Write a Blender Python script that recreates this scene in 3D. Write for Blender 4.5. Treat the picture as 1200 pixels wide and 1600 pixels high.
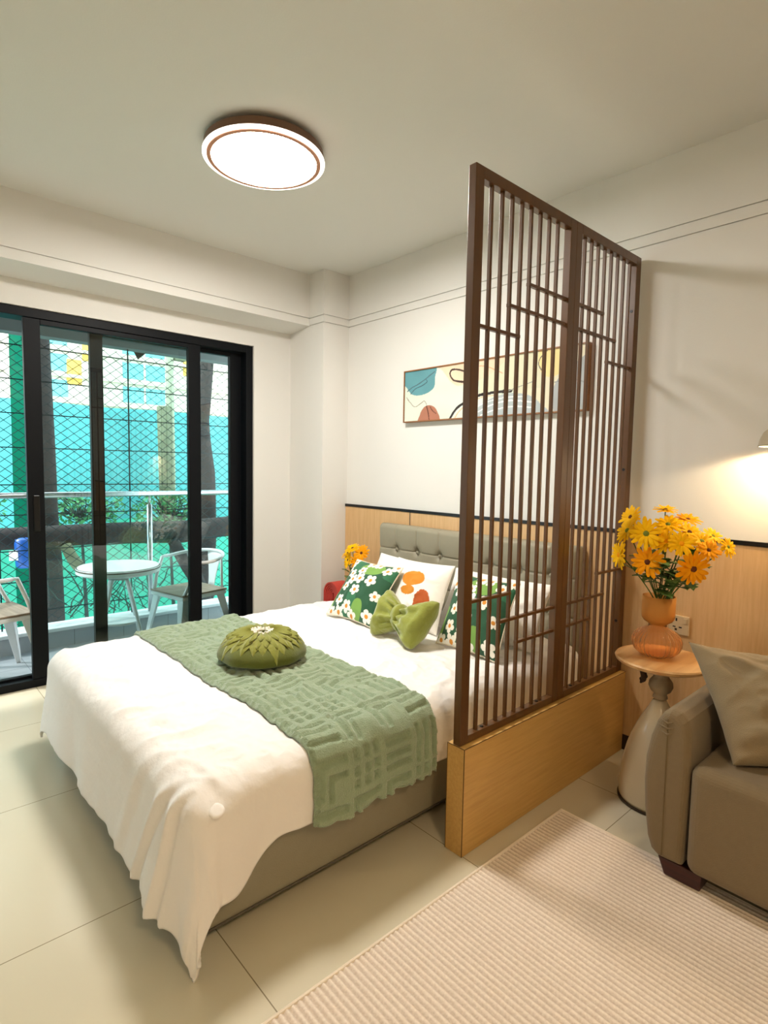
import bpy, bmesh, math, random
from mathutils import Vector, Matrix, noise
random.seed(7)
D=bpy.data; S=bpy.context.scene
for o in list(D.objects): D.objects.remove(o)
C=S.collection
PI=math.pi; sin=math.sin; cos=math.cos

# ------------------------------------------------------------------ camera, exposure, world, large lights
CAM=Vector((3.2455,-2.5684,1.2818)); YAW,PITCH,ROLL,FPX=.8358,-.0767,.0179,893.22
Fv=Vector((-sin(YAW)*cos(PITCH),cos(YAW)*cos(PITCH),sin(PITCH)))
rt=Vector((cos(YAW),sin(YAW),0)); up=rt.cross(Fv)
Rv=rt*cos(ROLL)+up*sin(ROLL); Uv=-rt*sin(ROLL)+up*cos(ROLL)
cd=D.cameras.new('camera'); cam=D.objects.new('camera',cd); C.objects.link(cam)
m=Matrix((Rv,Uv,-Fv)).transposed().to_4x4(); m.translation=CAM; cam.matrix_world=m
cd.sensor_fit='HORIZONTAL'; cd.sensor_width=36; cd.lens=36*FPX/1200; cd.clip_start=.02; cd.clip_end=200
S.camera=cam
S.view_settings.view_transform='Standard'; S.view_settings.look='None'
S.view_settings.gamma=1; S.view_settings.use_curve_mapping=False
S.view_settings.exposure=0.80
w=D.worlds.new('sky'); S.world=w; w.use_nodes=True
bg=w.node_tree.nodes['Background']; bg.inputs[0].default_value=(.80,.95,1,1); bg.inputs[1].default_value=3.3
def light(name,kind,loc,energy,col,size=.1,rot=None,spot=None,blend=.3):
    l=D.lights.new(name,kind); l.energy=energy; l.color=col
    if kind=='AREA': l.shape='DISK'; l.size=size
    elif kind=='SUN': l.angle=size
    else: l.shadow_soft_size=size
    if kind=='SPOT': l.spot_size=spot; l.spot_blend=blend
    o=D.objects.new(name,l); C.objects.link(o); o.location=loc
    if rot: o.rotation_euler=rot
    return o
light('sun','SUN',(-6,2,8),2.6,(1,.98,.94),.05,(math.radians(38),math.radians(-30),0))
LAMP_COOL=(1.0,.93,.82); LAMP_WARM=(1.0,.72,.40)
E_DISC=64; E_DISC2=42; E_SCONCE=4.4
light('sconce_light','POINT',(2.672,-.125,1.407),E_SCONCE,(1,.76,.46),.008)

# ------------------------------------------------------------------ materials
def lin(c):
    return tuple(((x/255/12.92) if x/255<=.04045 else ((x/255+.055)/1.055)**2.4) for x in c)+(1,)
MATS={}
def newmat(name):
    m=D.materials.new(name); m.use_nodes=True; nt=m.node_tree
    return m,nt,nt.nodes,nt.links,nt.nodes['Principled BSDF']
def mat(name,rgb,rough=.6,metal=0,var=0,vscale=8,bump=0,bscale=60,coat=0,sheen=0,trans=0,ior=1.45,stretch=None,alpha=None,spec=None):
    if name in MATS: return MATS[name]
    m,nt,N,L,b=newmat(name); b.inputs['Base Color'].default_value=lin(rgb)
    b.inputs['Roughness'].default_value=rough; b.inputs['Metallic'].default_value=metal
    b.inputs['Coat Weight'].default_value=coat; b.inputs['Sheen Weight'].default_value=sheen
    b.inputs['Transmission Weight'].default_value=trans; b.inputs['IOR'].default_value=ior
    if spec is not None: b.inputs['Specular IOR Level'].default_value=spec
    tc=None
    if var or bump:
        tc=N.new('ShaderNodeTexCoord'); mp=N.new('ShaderNodeMapping'); L.new(tc.outputs['Object'],mp.inputs['Vector'])
        if stretch: mp.inputs['Scale'].default_value=stretch
    if var:
        n=N.new('ShaderNodeTexNoise'); n.inputs['Scale'].default_value=vscale; n.inputs['Detail'].default_value=5
        L.new(mp.outputs[0],n.inputs['Vector'])
        mx=N.new('ShaderNodeMix'); mx.data_type='RGBA'
        c=lin(rgb); mx.inputs['A'].default_value=tuple(x*(1-var) for x in c[:3])+(1,); mx.inputs['B'].default_value=tuple(min(1,x*(1+var)) for x in c[:3])+(1,)
        L.new(n.outputs['Fac'],mx.inputs['Factor']); L.new(mx.outputs['Result'],b.inputs['Base Color'])
    if bump:
        n2=N.new('ShaderNodeTexNoise'); n2.inputs['Scale'].default_value=bscale; n2.inputs['Detail'].default_value=3
        L.new(mp.outputs[0],n2.inputs['Vector'])
        bp=N.new('ShaderNodeBump'); bp.inputs['Strength'].default_value=bump; bp.inputs['Distance'].default_value=.01
        L.new(n2.outputs['Fac'],bp.inputs['Height']); L.new(bp.outputs[0],b.inputs['Normal'])
    MATS[name]=m; return m
def wood(name,c1,c2,axis='Z',rough=.45,scale=9,coat=.1):
    m,nt,N,L,b=newmat(name); tc=N.new('ShaderNodeTexCoord'); mp=N.new('ShaderNodeMapping')
    s={'X':(.06,1,1),'Y':(1,.06,1),'Z':(1,1,.06)}[axis]; mp.inputs['Scale'].default_value=s
    L.new(tc.outputs['Object'],mp.inputs['Vector'])
    n=N.new('ShaderNodeTexNoise'); n.inputs['Scale'].default_value=scale*10; n.inputs['Detail'].default_value=6; n.inputs['Roughness'].default_value=.65
    L.new(mp.outputs[0],n.inputs['Vector'])
    r=N.new('ShaderNodeValToRGB'); r.color_ramp.elements[0].position=.3; r.color_ramp.elements[1].position=.72
    r.color_ramp.elements[0].color=lin(c1); r.color_ramp.elements[1].color=lin(c2)
    L.new(n.outputs['Fac'],r.inputs[0]); L.new(r.outputs[0],b.inputs['Base Color'])
    b.inputs['Roughness'].default_value=rough; b.inputs['Coat Weight'].default_value=coat; b.inputs['Coat Roughness'].default_value=.3
    bp=N.new('ShaderNodeBump'); bp.inputs['Strength'].default_value=.12; bp.inputs['Distance'].default_value=.003
    L.new(n.outputs['Fac'],bp.inputs['Height']); L.new(bp.outputs[0],b.inputs['Normal'])
    MATS[name]=m; return m
def vcol(name,rough=.8,bump=.15,bscale=350,sheen=.1):
    m,nt,N,L,b=newmat(name); a=N.new('ShaderNodeAttribute'); a.attribute_name='pattern'
    L.new(a.outputs['Color'],b.inputs['Base Color']); b.inputs['Roughness'].default_value=rough; b.inputs['Sheen Weight'].default_value=sheen
    tc=N.new('ShaderNodeTexCoord'); n2=N.new('ShaderNodeTexNoise'); n2.inputs['Scale'].default_value=bscale
    L.new(tc.outputs['Object'],n2.inputs['Vector']); bp=N.new('ShaderNodeBump'); bp.inputs['Strength'].default_value=bump; bp.inputs['Distance'].default_value=.004
    L.new(n2.outputs['Fac'],bp.inputs['Height']); L.new(bp.outputs[0],b.inputs['Normal']); MATS[name]=m; return m
def emis(name,rgb,strength):
    m,nt,N,L,b=newmat(name); b.inputs['Base Color'].default_value=(.9,.9,.9,1)
    b.inputs['Emission Color'].default_value=lin(rgb); b.inputs['Emission Strength'].default_value=strength; MATS[name]=m; return m
def math_node(N,L,op,a,b=None):
    n=N.new('ShaderNodeMath'); n.operation=op
    for i,v in enumerate((a,b)):
        if v is None: continue
        if isinstance(v,(int,float)): n.inputs[i].default_value=v
        else: L.new(v,n.inputs[i])
    return n.outputs[0]
def tiles(name,rgb,grout,px,py,ox,oy,gw=.003,rough=.22,axes='XY',var=.05):
    m,nt,N,L,b=newmat(name); g=N.new('ShaderNodeNewGeometry'); sp=N.new('ShaderNodeSeparateXYZ'); L.new(g.outputs['Position'],sp.inputs[0])
    def line(o,p,off):
        f=math_node(N,L,'FRACT',math_node(N,L,'DIVIDE',math_node(N,L,'SUBTRACT',o,off-50*p),p))
        f=math_node(N,L,'ABSOLUTE',math_node(N,L,'SUBTRACT',f,.5))
        return math_node(N,L,'GREATER_THAN',f,.5-gw/p/2)
    a=line(sp.outputs[axes[0]],px,ox); c=line(sp.outputs[axes[1]],py,oy); k=math_node(N,L,'MAXIMUM',a,c)
    n=N.new('ShaderNodeTexNoise'); n.inputs['Scale'].default_value=1.6; n.inputs['Detail'].default_value=6; L.new(g.outputs['Position'],n.inputs['Vector'])
    c1=lin(rgb); m0=N.new('ShaderNodeMix'); m0.data_type='RGBA'; m0.inputs['A'].default_value=tuple(x*(1-var) for x in c1[:3])+(1,); m0.inputs['B'].default_value=tuple(min(1,x*(1+var)) for x in c1[:3])+(1,)
    L.new(n.outputs['Fac'],m0.inputs['Factor'])
    mx=N.new('ShaderNodeMix'); mx.data_type='RGBA'; L.new(k,mx.inputs['Factor']); L.new(m0.outputs['Result'],mx.inputs['A']); mx.inputs['B'].default_value=lin(grout)
    L.new(mx.outputs['Result'],b.inputs['Base Color']); b.inputs['Roughness'].default_value=rough; MATS[name]=m; return m

PAINT=mat('white_paint',(229,227,222),.75,var=.015,vscale=3,bump=.05,bscale=180)
CEIL=mat('ceiling_paint',(226,225,219),.8,bump=.04,bscale=150)
OAK=wood('pale_oak',(206,164,112),(222,184,134),'Z')
OAKB=wood('oak_laminate',(194,150,82),(212,170,98),'Y')
BLACK=mat('black_aluminium',(6,9,14),.5,0,spec=.22)
BLACKT=mat('black_strip',(14,12,12),.4)
FLOOR=tiles('cream_floor_tile',(208,200,176),(140,128,104),.75,.75,.84,-.40)
BALT=tiles('grey_balcony_tile',(140,148,152),(80,86,90),.3,.3,-.62,-.05,rough=.4)
CURBT=tiles('grey_curb_tile',(150,156,160),(84,88,92),.34,.5,-1.50,-.4,rough=.5,axes='YZ')
CAPM=mat('pale_curb_cap',(196,204,206),.5,var=.05)
CONC=mat('painted_concrete',(120,126,128),.8,var=.1)
STEEL=mat('brushed_steel',(190,195,198),.22,.95)
WIRE=mat('dark_wire',(10,44,50),.8,0)
BROWN=wood('brown_frame_metal',(80,48,15),(96,60,22),'Z',rough=.36,scale=4,coat=.25)
WHITEM=mat('white_painted_steel',(226,230,232),.35,coat=.3)

# ------------------------------------------------------------------ mesh collector
class MB:
    def __init__(s): s.v=[]; s.f=[]; s.c=[]
    def add(s,vs,fs):
        k=len(s.v); s.v+=[tuple(v) for v in vs]; s.f+=[tuple(i+k for i in f) for f in fs]; return s
    def box(s,x0,y0,z0,x1,y1,z1):
        return s.add([(x0,y0,z0),(x1,y0,z0),(x1,y1,z0),(x0,y1,z0),(x0,y0,z1),(x1,y0,z1),(x1,y1,z1),(x0,y1,z1)],
          [(0,3,2,1),(4,5,6,7),(0,1,5,4),(1,2,6,5),(2,3,7,6),(3,0,4,7)])
    def hexa(s,p): return s.add(p,[(0,3,2,1),(4,5,6,7),(0,1,5,4),(1,2,6,5),(2,3,7,6),(3,0,4,7)])
    def tube(s,pts,r,n=10,cap=True,flat=1.0,closed=False):
        pts=[Vector(p) for p in pts]; rs=r if isinstance(r,(list,tuple)) else [r]*len(pts)
        rings=[]; pu=None; M=len(pts)
        for i,p in enumerate(pts):
            a=pts[(i-1)%M] if (i>0 or closed) else p; b=pts[(i+1)%M] if (i<M-1 or closed) else p
            t=(b-a).normalized()
            if pu is None:
                u=t.cross(Vector((0,0,1)))
                if u.length<.05: u=t.cross(Vector((0,1,0)))
                u.normalize()
            else:
                u=(pu-t*pu.dot(t)).normalized()
            pu=u; v=t.cross(u)
            rings.append([p+(u*cos(2*PI*k/n)+v*sin(2*PI*k/n)*flat)*rs[i] for k in range(n)])
        vs=[q for g in rings for q in g]; fs=[]
        for i in range(M if closed else M-1):
            for k in range(n):
                j=(i+1)%M
                fs.append((i*n+k,i*n+(k+1)%n,j*n+(k+1)%n,j*n+k))
        if cap and not closed: fs.append(tuple(range(n-1,-1,-1))); fs.append(tuple((M-1)*n+k for k in range(n)))
        return s.add(vs,fs)
    def lathe(s,prof,cx=0,cy=0,n=40,ribs=0,ribamp=0,ribz=None,cap=True):
        vs=[];fs=[]
        for (r,z) in prof:
            for k in range(n):
                a=2*PI*k/n; rr=r
                if ribs and ribz[0]<z<ribz[1]: rr=r*(1+ribamp*cos(ribs*a)*min(1,(z-ribz[0])/.015,(ribz[1]-z)/.015))
                vs.append((cx+rr*cos(a),cy+rr*sin(a),z))
        for i in range(len(prof)-1):
            for k in range(n): fs.append((i*n+k,i*n+(k+1)%n,(i+1)*n+(k+1)%n,(i+1)*n+k))
        if cap:
            if prof[0][0]>1e-4: fs.append(tuple(range(n-1,-1,-1)))
            if prof[-1][0]>1e-4: fs.append(tuple((len(prof)-1)*n+k for k in range(n)))
        return s.add(vs,fs)
    def grid(s,fn,nu,nv,col=None):
        k=len(s.v)
        for j in range(nv+1):
            for i in range(nu+1):
                s.v.append(tuple(fn(i/nu,j/nv)))
                if col: s.c.append(col(i/nu,j/nv))
        for j in range(nv):
            for i in range(nu):
                a=k+j*(nu+1)+i; s.f.append((a,a+1,a+nu+2,a+nu+1))
        return s
    def prism(s,poly,y0,y1,axis='Y'):
        n=len(poly)
        def P(p,t): return {'Y':(p[0],t,p[1]),'X':(t,p[0],p[1]),'Z':(p[0],p[1],t)}[axis]
        return s.add([P(p,y0) for p in poly]+[P(p,y1) for p in poly],[tuple(range(n)),tuple(range(2*n-1,n-1,-1))]+[(i,i+n,(i+1)%n+n,(i+1)%n) for i in range(n)])
    def sphere(s,c,rx,ry=None,rz=None,nu=16,nv=10):
        ry=ry or rx; rz=rz or rx; vs=[];fs=[]
        for j in range(nv+1):
            t=PI*j/nv
            for i in range(nu): vs.append((c[0]+rx*sin(t)*cos(2*PI*i/nu),c[1]+ry*sin(t)*sin(2*PI*i/nu),c[2]-rz*cos(t)))
        for j in range(nv):
            for i in range(nu): fs.append((j*nu+i,j*nu+(i+1)%nu,(j+1)*nu+(i+1)%nu,(j+1)*nu+i))
        return s.add(vs,fs)
def obj(name,mb,m,parent=None,smooth=False,bevel=0,seg=2,solid=0,weld=False,soff=-1,subs=0,disp=None,angle=None):
    me=D.meshes.new(name); org=Vector(parent['_o']) if (parent is not None and '_o' in parent) else Vector((0,0,0))
    vs=[(v[0]-org[0],v[1]-org[1],v[2]-org[2]) for v in mb.v] if org.length else mb.v
    me.from_pydata(vs,[],mb.f); 
    if mb.c:
        a=me.color_attributes.new('pattern','FLOAT_COLOR','POINT')
        flat=[]
        for c in mb.c: flat+=list(lin(c))
        a.data.foreach_set('color',flat)
    b=bmesh.new(); b.from_mesh(me)
    if weld: bmesh.ops.remove_doubles(b,verts=b.verts,dist=1e-5)
    bmesh.ops.recalc_face_normals(b,faces=b.faces); b.to_mesh(me); b.free()
    me.materials.append(m)
    o=D.objects.new(name,me); C.objects.link(o)
    if smooth: me.polygons.foreach_set('use_smooth',[True]*len(me.polygons))
    if solid: md=o.modifiers.new('thickness','SOLIDIFY'); md.thickness=solid; md.offset=soff
    if bevel: md=o.modifiers.new('bevel','BEVEL'); md.width=bevel; md.segments=seg; md.limit_method='ANGLE'; md.angle_limit=math.radians(35); md.harden_normals=False
    if subs: md=o.modifiers.new('subdivision','SUBSURF'); md.levels=subs; md.render_levels=subs
    if parent is not None: o.parent=parent; 
    if parent is not None and '_o' not in parent: pass
    o['_o']=tuple(org)
    return o
def tag(o,label=None,cat=None,group=None,kind=None):
    if label: o['label']=label
    if cat: o['category']=cat
    if group: o['group']=group
    if kind: o['kind']=kind
    return o
def thing(name,label,cat,loc=(0,0,0),group=None,kind=None):
    o=D.objects.new(name,None); C.objects.link(o); o.location=loc; o['_o']=tuple(loc); o.empty_display_size=.1
    return tag(o,label,cat,group,kind)
def struct(name,mb,m,label=None,**k):
    o=obj(name,mb,m,**k); o['kind']='structure'
    if label: o['label']=label
    return o
def copy_tree(o,parent=None):
    c=o.copy(); C.objects.link(c); c.parent=parent
    for ch in [x for x in D.objects if x.parent==o]: copy_tree(ch,c)
    return c
def nz(x,y,z=0,s=1): return noise.noise(Vector((x*s,y*s,z*s)))
# ------------------------------------------------------------------ room shell
HC=2.62; XR=5.2; YF=-4.4; YO=-.5205; ZO=2.118; XW=-.41
struct('floor',MB().box(XW-.22,YF-.1,-.1,XR,.1,0),FLOOR,'glossy cream square tile floor')
struct('ceiling',MB().box(-.75,YF-.1,HC,XR,.2,HC+.1),CEIL,'plain off-white painted ceiling')
g0,g1,g2,g3=2.266,2.272,2.316,2.322            # two thin grooves of the wall moulding
def stacked(x0,y0,x1,y1,z0=0,inset=.008,sides=(0,0,0,0)):
    m=MB(); a,b,c,d=[s*inset for s in sides]
    for za,zb in ((z0,g0),(g1,g2),(g3,HC)):
        if zb>za: m.box(x0,y0,za,x1,y1,zb)
    m.box(x0+a,y0+b,max(z0,g0)-.001,x1-c,y1-d,g3+.001)
    return m
struct('wall_back',stacked(0,0,XR,.14,sides=(0,1,0,0)),PAINT,'white headboard wall with a pale wood wainscot')
struct('wall_right',MB().box(XR,YF,0,XR+.1,.1,HC),PAINT)
struct('wall_front',MB().box(-.65,YF-.1,0,XR,YF,HC),PAINT)
struct('trim_1',stacked(-.62,-.22,0,.14,sides=(0,1,1,0)),PAINT,'white corner pilaster beside the window wall')
# window wall with the sliding door opening
m=MB(); m.box(XW-.2,YO,0,XW,-.22,HC-.02); m.box(XW-.2,-3.3,ZO,XW,YO,HC-.02); m.box(XW-.2,YF,0,XW,-3.3,HC-.02)
struct('wall_left',m,PAINT,'white window wall around the black sliding door')
# ceiling beam above the door; its soffit and moulding are very slightly out of level
m=MB(); y0=-.22; y1=YF
def beam(za,zb,zc,zd,xa): # near y0: za..zb ; far y1: zc..zd ; front face x
    return [(XW,y1,zc-.025 if zc<2.3 else zc),(xa,y1,zc),(xa,y0,za),(XW,y0,za-.022 if za<2.27 else za),(XW,y1,zd),(xa,y1,zd),(xa,y0,zb),(XW,y0,zb)]
k=.013/1.82*(abs(y1)-.22)
m.hexa([(XW,y1,2.268+k-.03),(-.17,y1,2.268+k),(-.17,y0,2.268),(XW,y0,2.246),(XW,y1,2.32+k),(-.17,y1,2.32+k),(-.17,y0,2.317),(XW,y0,2.317)])
m.hexa([(XW,y1,2.31+k),(-.178,y1,2.31+k),(-.178,y0,2.31),(XW,y0,2.31),(XW,y1,2.33+k),(-.178,y1,2.33+k),(-.178,y0,2.33),(XW,y0,2.33)])
m.hexa([(XW,y1,2.326+k),(-.17,y1,2.326+k),(-.17,y0,2.323),(XW,y0,2.323),(XW,y1,HC),(-.17,y1,HC),(-.17,y0,HC),(XW,y0,HC)])
struct('trim_2',m,PAINT,'white boxed ceiling beam above the sliding door')

# wood wainscot on the headboard wall
t=thing('wall_panelling','pale wood wainscot under a black strip along the headboard wall','wall panelling',(2.1,-.006,0))
for a,b in ((.002,.6615),(.6675,3.1),(3.106,XR-.005)):
    obj('panel',MB().box(a,-.012,.072,b,-.0005,1.003),OAK,t,bevel=.001)
    obj('baseboard',MB().box(a,-.014,.001,b,-.0005,.070),mat('dark_baseboard',(58,36,22),.5),t)
for xj in (.6645,3.103): obj('joint_strip',MB().box(xj-.003,-.0125,.072,xj+.003,-.0005,1.003),BLACKT,t)
obj('top_strip',MB().box(.002,-.016,1.004,XR-.005,-.0005,1.021),BLACKT,t)

# ------------------------------------------------------------------ sliding glass door
GL,nt,N,L,b=newmat('door_glass')
for n in list(N):
    if n.type=='BSDF_PRINCIPLED': N.remove(n)
gl=N.new('ShaderNodeBsdfGlossy'); gl.inputs['Roughness'].default_value=.01; gl.inputs['Color'].default_value=(1,1,1,1)
tr=N.new('ShaderNodeBsdfTransparent'); tr.inputs[0].default_value=(.90,.955,.95,1)
fr=N.new('ShaderNodeFresnel'); fr.inputs[0].default_value=1.5
ms=N.new('ShaderNodeMixShader'); L.new(fr.outputs[0],ms.inputs[0]); L.new(tr.outputs[0],ms.inputs[1]); L.new(gl.outputs[0],ms.inputs[2])
L.new(ms.outputs[0],N['Material Output'].inputs[0])
dr=thing('door_1','black aluminium sliding glass door opening onto the balcony','door',(-.45,-1.9,0)); dr['kind']='structure'
XA,XB=-.448,-.512
m=MB(); m.box(-.555,YO-.052,.0,-.425,YO-.001,ZO-.001); m.box(-.555,-3.298,ZO-.05,-.425,YO-.052,ZO-.001); m.box(-.555,-3.298,.001,-.425,YO-.052,.045); m.box(-.555,-3.298,.045,-.425,-3.25,ZO-.05)
m.box(-.485,-3.25,.045,-.480,YO-.052,.058)
obj('outer_frame',m,BLACK,dr,bevel=.002)
def panel(x,ya,yb,wl,wr,zb0=.046,zb1=.10,zt0=2.038,zt1=2.066):
    p=obj('sliding_panel',MB().box(x-.018,ya,zb0,x+.018,ya+wl,zt1).box(x-.018,yb-wr,zb0,x+.018,yb,zt1).box(x-.018,ya+wl,zb0,x+.018,yb-wr,zb1).box(x-.018,ya+wl,zt0,x+.018,yb-wr,zt1),BLACK,dr,bevel=.002)
    obj('glass_pane',MB().box(x-.0025,ya+wl-.006,zb1-.006,x+.0025,yb-wr+.006,zt0+.006),GL,p)
    return p
pa=panel(XA,-1.912,-.905,.082,.082)
pb=panel(XB,-1.562,YO-.055,.072,.085)
obj('handle',MB().box(XA+.0185,-1.886,.892,XA+.027,-1.856,1.095),mat('dark_handle',(10,10,11),.3),pa,bevel=.003)
obj('lock_button',MB().lathe([(0,0),(.005,0),(.005,.004),(0,.004)],n=14),STEEL,pa)
o=[x for x in D.objects if x.name.startswith('lock_button')][0]; 
o.data.transform(Matrix.Rotation(PI/2,4,'Y')); o.location=Vector((XA+.028,-1.871,.921))-Vector(dr['_o'])

# ------------------------------------------------------------------ balcony
struct('trim_3',MB().box(-1.45,-4.4,-.13,XW-.222,.4,-.03),BALT,'grey tiled balcony floor')
struct('trim_4',MB().box(-1.45,-4.4,2.24,XW-.21,.4,2.36).box(-1.45,-4.4,2.15,-1.33,.4,2.24),CONC,'grey underside and edge beam of the slab above the balcony')
m=MB().box(-1.42,-4.4,-.03,-1.25,.4,.085); struct('trim_5',m,CURBT,'grey tiled curb at the edge of the balcony')
struct('trim_6',MB().box(-1.43,-4.4,.085,-1.235,.4,.112),CAPM,'pale cap of the balcony curb',bevel=.006)
t=thing('balcony_railing','stainless steel tube railing standing on the balcony curb','railing',(-1.32,-1,.112))
obj('top_rail',MB().tube([(-1.32,-4.2,1.05),(-1.32,.38,1.05)],.021,16),STEEL,t,smooth=True)
for y in (-.93,-2.45,-3.9):
    p=obj('post',MB().tube([(-1.32,y,.113),(-1.32,y,.965)],.021,14),STEEL,t,smooth=True,bevel=0)
    obj('pin',MB().tube([(-1.32,y,.965),(-1.32,y,1.03)],.008,8),STEEL,p,smooth=True)
# security grille and chain link
t=thing('security_grille','dark security grille of thin horizontal and upright bars behind the railing','grille',(-1.375,-1.5,.112))
for z in (.22,.44,.66,.91,1.12,1.376,1.61,1.84,2.07):
    obj('horizontal_bar',MB().tube([(-1.375,-3.3,z),(-1.375,.36,z+.004)],.0042,6),WIRE,t)
for y in (-2.75,-1.92,-1.06,-.20): obj('upright_bar',MB().tube([(-1.369,y,.113),(-1.369,y,2.149)],.0055,6),WIRE,t)
m=MB(); PW,PH=.086,.066; rnd=random.Random(3)
y0,y1,z0,z1=-2.5,.3,.13,2.13; sl=PH/PW
nn=int((y1-y0+(z1-z0)/sl)/PW)+2
for fam in (1,-1):
    for i in range(nn):
        c=y0-(z1-z0)/sl*(1 if fam>0 else 0)+i*PW
        pts=[]; K=30
        for q in range(K+1):
            z=z0+(z1-z0)*q/K; y=c+fam*(z-z0)/sl if fam>0 else c-(z-z0)/sl
            if y0<=y<=y1: pts.append((-1.392+.005*nz(y*3,z*3,fam),y+.008*nz(y*2,z*2,5),z+.006*nz(y*2,z*2,9)))
        if len(pts)>2: m.tube(pts,.0022,4,cap=False)
tag(obj('chain_link_mesh',m,WIRE),'dark chain link mesh of small diamonds stretched behind the balcony grille','wire mesh')

# ------------------------------------------------------------------ beyond the balcony
def net(name,rgb,trans,label,x,ya,yb,z0,z1,amp,seed,top=0):
    mm,nt,N,L,b=newmat(name+'_mat'); 
    for n in list(N):
        if n.type=='BSDF_PRINCIPLED': N.remove(n)
    d=N.new('ShaderNodeBsdfDiffuse'); tl=N.new('ShaderNodeBsdfTranslucent'); c=lin(rgb)
    tc=N.new('ShaderNodeTexCoord'); n=N.new('ShaderNodeTexNoise'); n.inputs['Scale'].default_value=1.1; n.inputs['Detail'].default_value=5
    L.new(tc.outputs['Object'],n.inputs['Vector'])
    mx=N.new('ShaderNodeMix'); mx.data_type='RGBA'; mx.inputs['A'].default_value=tuple(v*.8 for v in c[:3])+(1,); mx.inputs['B'].default_value=tuple(min(1,v*1.15+.02) for v in c[:3])+(1,)
    L.new(n.outputs['Fac'],mx.inputs['Factor']); L.new(mx.outputs['Result'],d.inputs[0]); L.new(mx.outputs['Result'],tl.inputs[0])
    q=N.new('ShaderNodeMixShader'); q.inputs[0].default_value=.6; L.new(d.outputs[0],q.inputs[1]); L.new(tl.outputs[0],q.inputs[2])
    tp=N.new('ShaderNodeBsdfTransparent'); q2=N.new('ShaderNodeMixShader'); q2.inputs[0].default_value=trans; L.new(q.outputs[0],q2.inputs[1]); L.new(tp.outputs[0],q2.inputs[2])
    L.new(q2.outputs[0],N['Material Output'].inputs[0])
    def f(u,v):
        y=ya+(yb-ya)*u; zt=z1+top*nz(y*1.3,seed); z=z0+(zt-z0)*v
        return (x+amp*nz(y*1.2,z*.7,seed)+amp*.4*sin(y*7+nz(y,z,seed)*4),y,z)
    g=MB().grid(f,120,50)
    return tag(obj(name,g,mm,smooth=True,solid=.003),label,'netting')
net('construction_netting',(118,198,202),.02,'tall sheet of cyan construction netting hung far beyond the balcony',-4.2,-4.5,4.5,-.6,1.96,.05,3,.03)
net('construction_netting',(92,205,180),.10,'low green construction netting across the lower view, in front of the tall cyan sheet',-3.35,-4.0,3.2,-1.4,.62,.07,8,.10)
net('construction_netting',(6,128,100),.10,'narrow dark green fold of netting hanging beyond the open left side of the door',-3.15,-1.545,-1.43,-.5,3.4,.03,12,.0)
BARK=mat('dark_bark',(34,31,30),.9,var=.35,vscale=14,bump=.8,bscale=22,stretch=(1,1,.3))
BARKG=mat('green_bark',(104,108,84),.9,var=.3,vscale=10,bump=.6,bscale=20)
CONCP=mat('pale_trunk',(150,152,128),.8,var=.2)
def trunk(pts,rs,m,label,cat='tree trunk',name='tree_trunk',n=14,seed=0):
    P=[]; R=[]
    for i in range(len(pts)-1):
        for q in range(8):
            t=q/8; a=Vector(pts[i]); b=Vector(pts[i+1]); P.append(a.lerp(b,t)+Vector((nz(i+t,seed,1)*.015,nz(i+t,seed,4)*.02,0))); R.append(rs[i]*(1-t)+rs[i+1]*t)
    P.append(Vector(pts[-1])); R.append(rs[-1])
    return tag(obj(name,MB().tube(P,R,n),m,smooth=True),label,cat)
trunk([(-2.5,-1.40,-1.2),(-2.5,-1.40,.4),(-2.5,-1.41,1.3),(-2.5,-1.43,2.6)],[.11,.11,.09,.08],BARK,'dark tree trunk just right of the handle stile of the door',seed=1)
trunk([(-2.5,.02,-1.2),(-2.5,.10,.5),(-2.5,.095,1.2),(-2.5,.06,1.75),(-2.5,.12,2.6)],[.10,.09,.085,.06,.07],BARK,'dark leaning tree trunk seen through the rightmost pane of the door',seed=2)
t=thing('utility_pole','grey-green pole with a sleeve and a bracket beyond the balcony','pole',(-3.5,.09,-1.4))
obj('shaft',MB().tube([(-3.5,.09,-1.4),(-3.5,.115,1.2),(-3.5,.10,3.2)],[.06,.045,.045],12),CONCP,t,smooth=True)
obj('sleeve',MB().tube([(-3.5,.07,.6),(-3.5,.04,1.95)],[.09,.085],12),BARKG,t,smooth=True)
obj('bracket',MB().box(-3.55,.15,2.5,-3.45,.30,2.85),BARKG,t,bevel=.01)
trunk([(-2.25,-3.2,.66),(-2.25,-1.9,.65),(-2.25,-1.0,.65),(-2.25,-.3,.62),(-2.25,.9,.69)],[.09,.09,.095,.11,.09],BARK,'thick dark log lying level across the trunks beyond the railing','log','log',seed=5)
trunk([(-2.15,-.42,.56),(-2.03,-.26,.22),(-2.03,-.08,-.3)],[.05,.07,.08],BARK,'dark slanting branch running down from the level log behind the metal armchair','branch','branch',seed=6)
trunk([(-2.17,-1.33,.57),(-2.06,-1.26,.40),(-2.05,-1.23,.34)],[.045,.05,.03],BARKG,'short broken stub hanging below the level log','branch','branch',seed=7)
LEAFG=mat('shrub_leaf',(50,128,72),.6,var=.3,vscale=5); TWIG=mat('twig',(34,52,48),.8)
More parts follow.
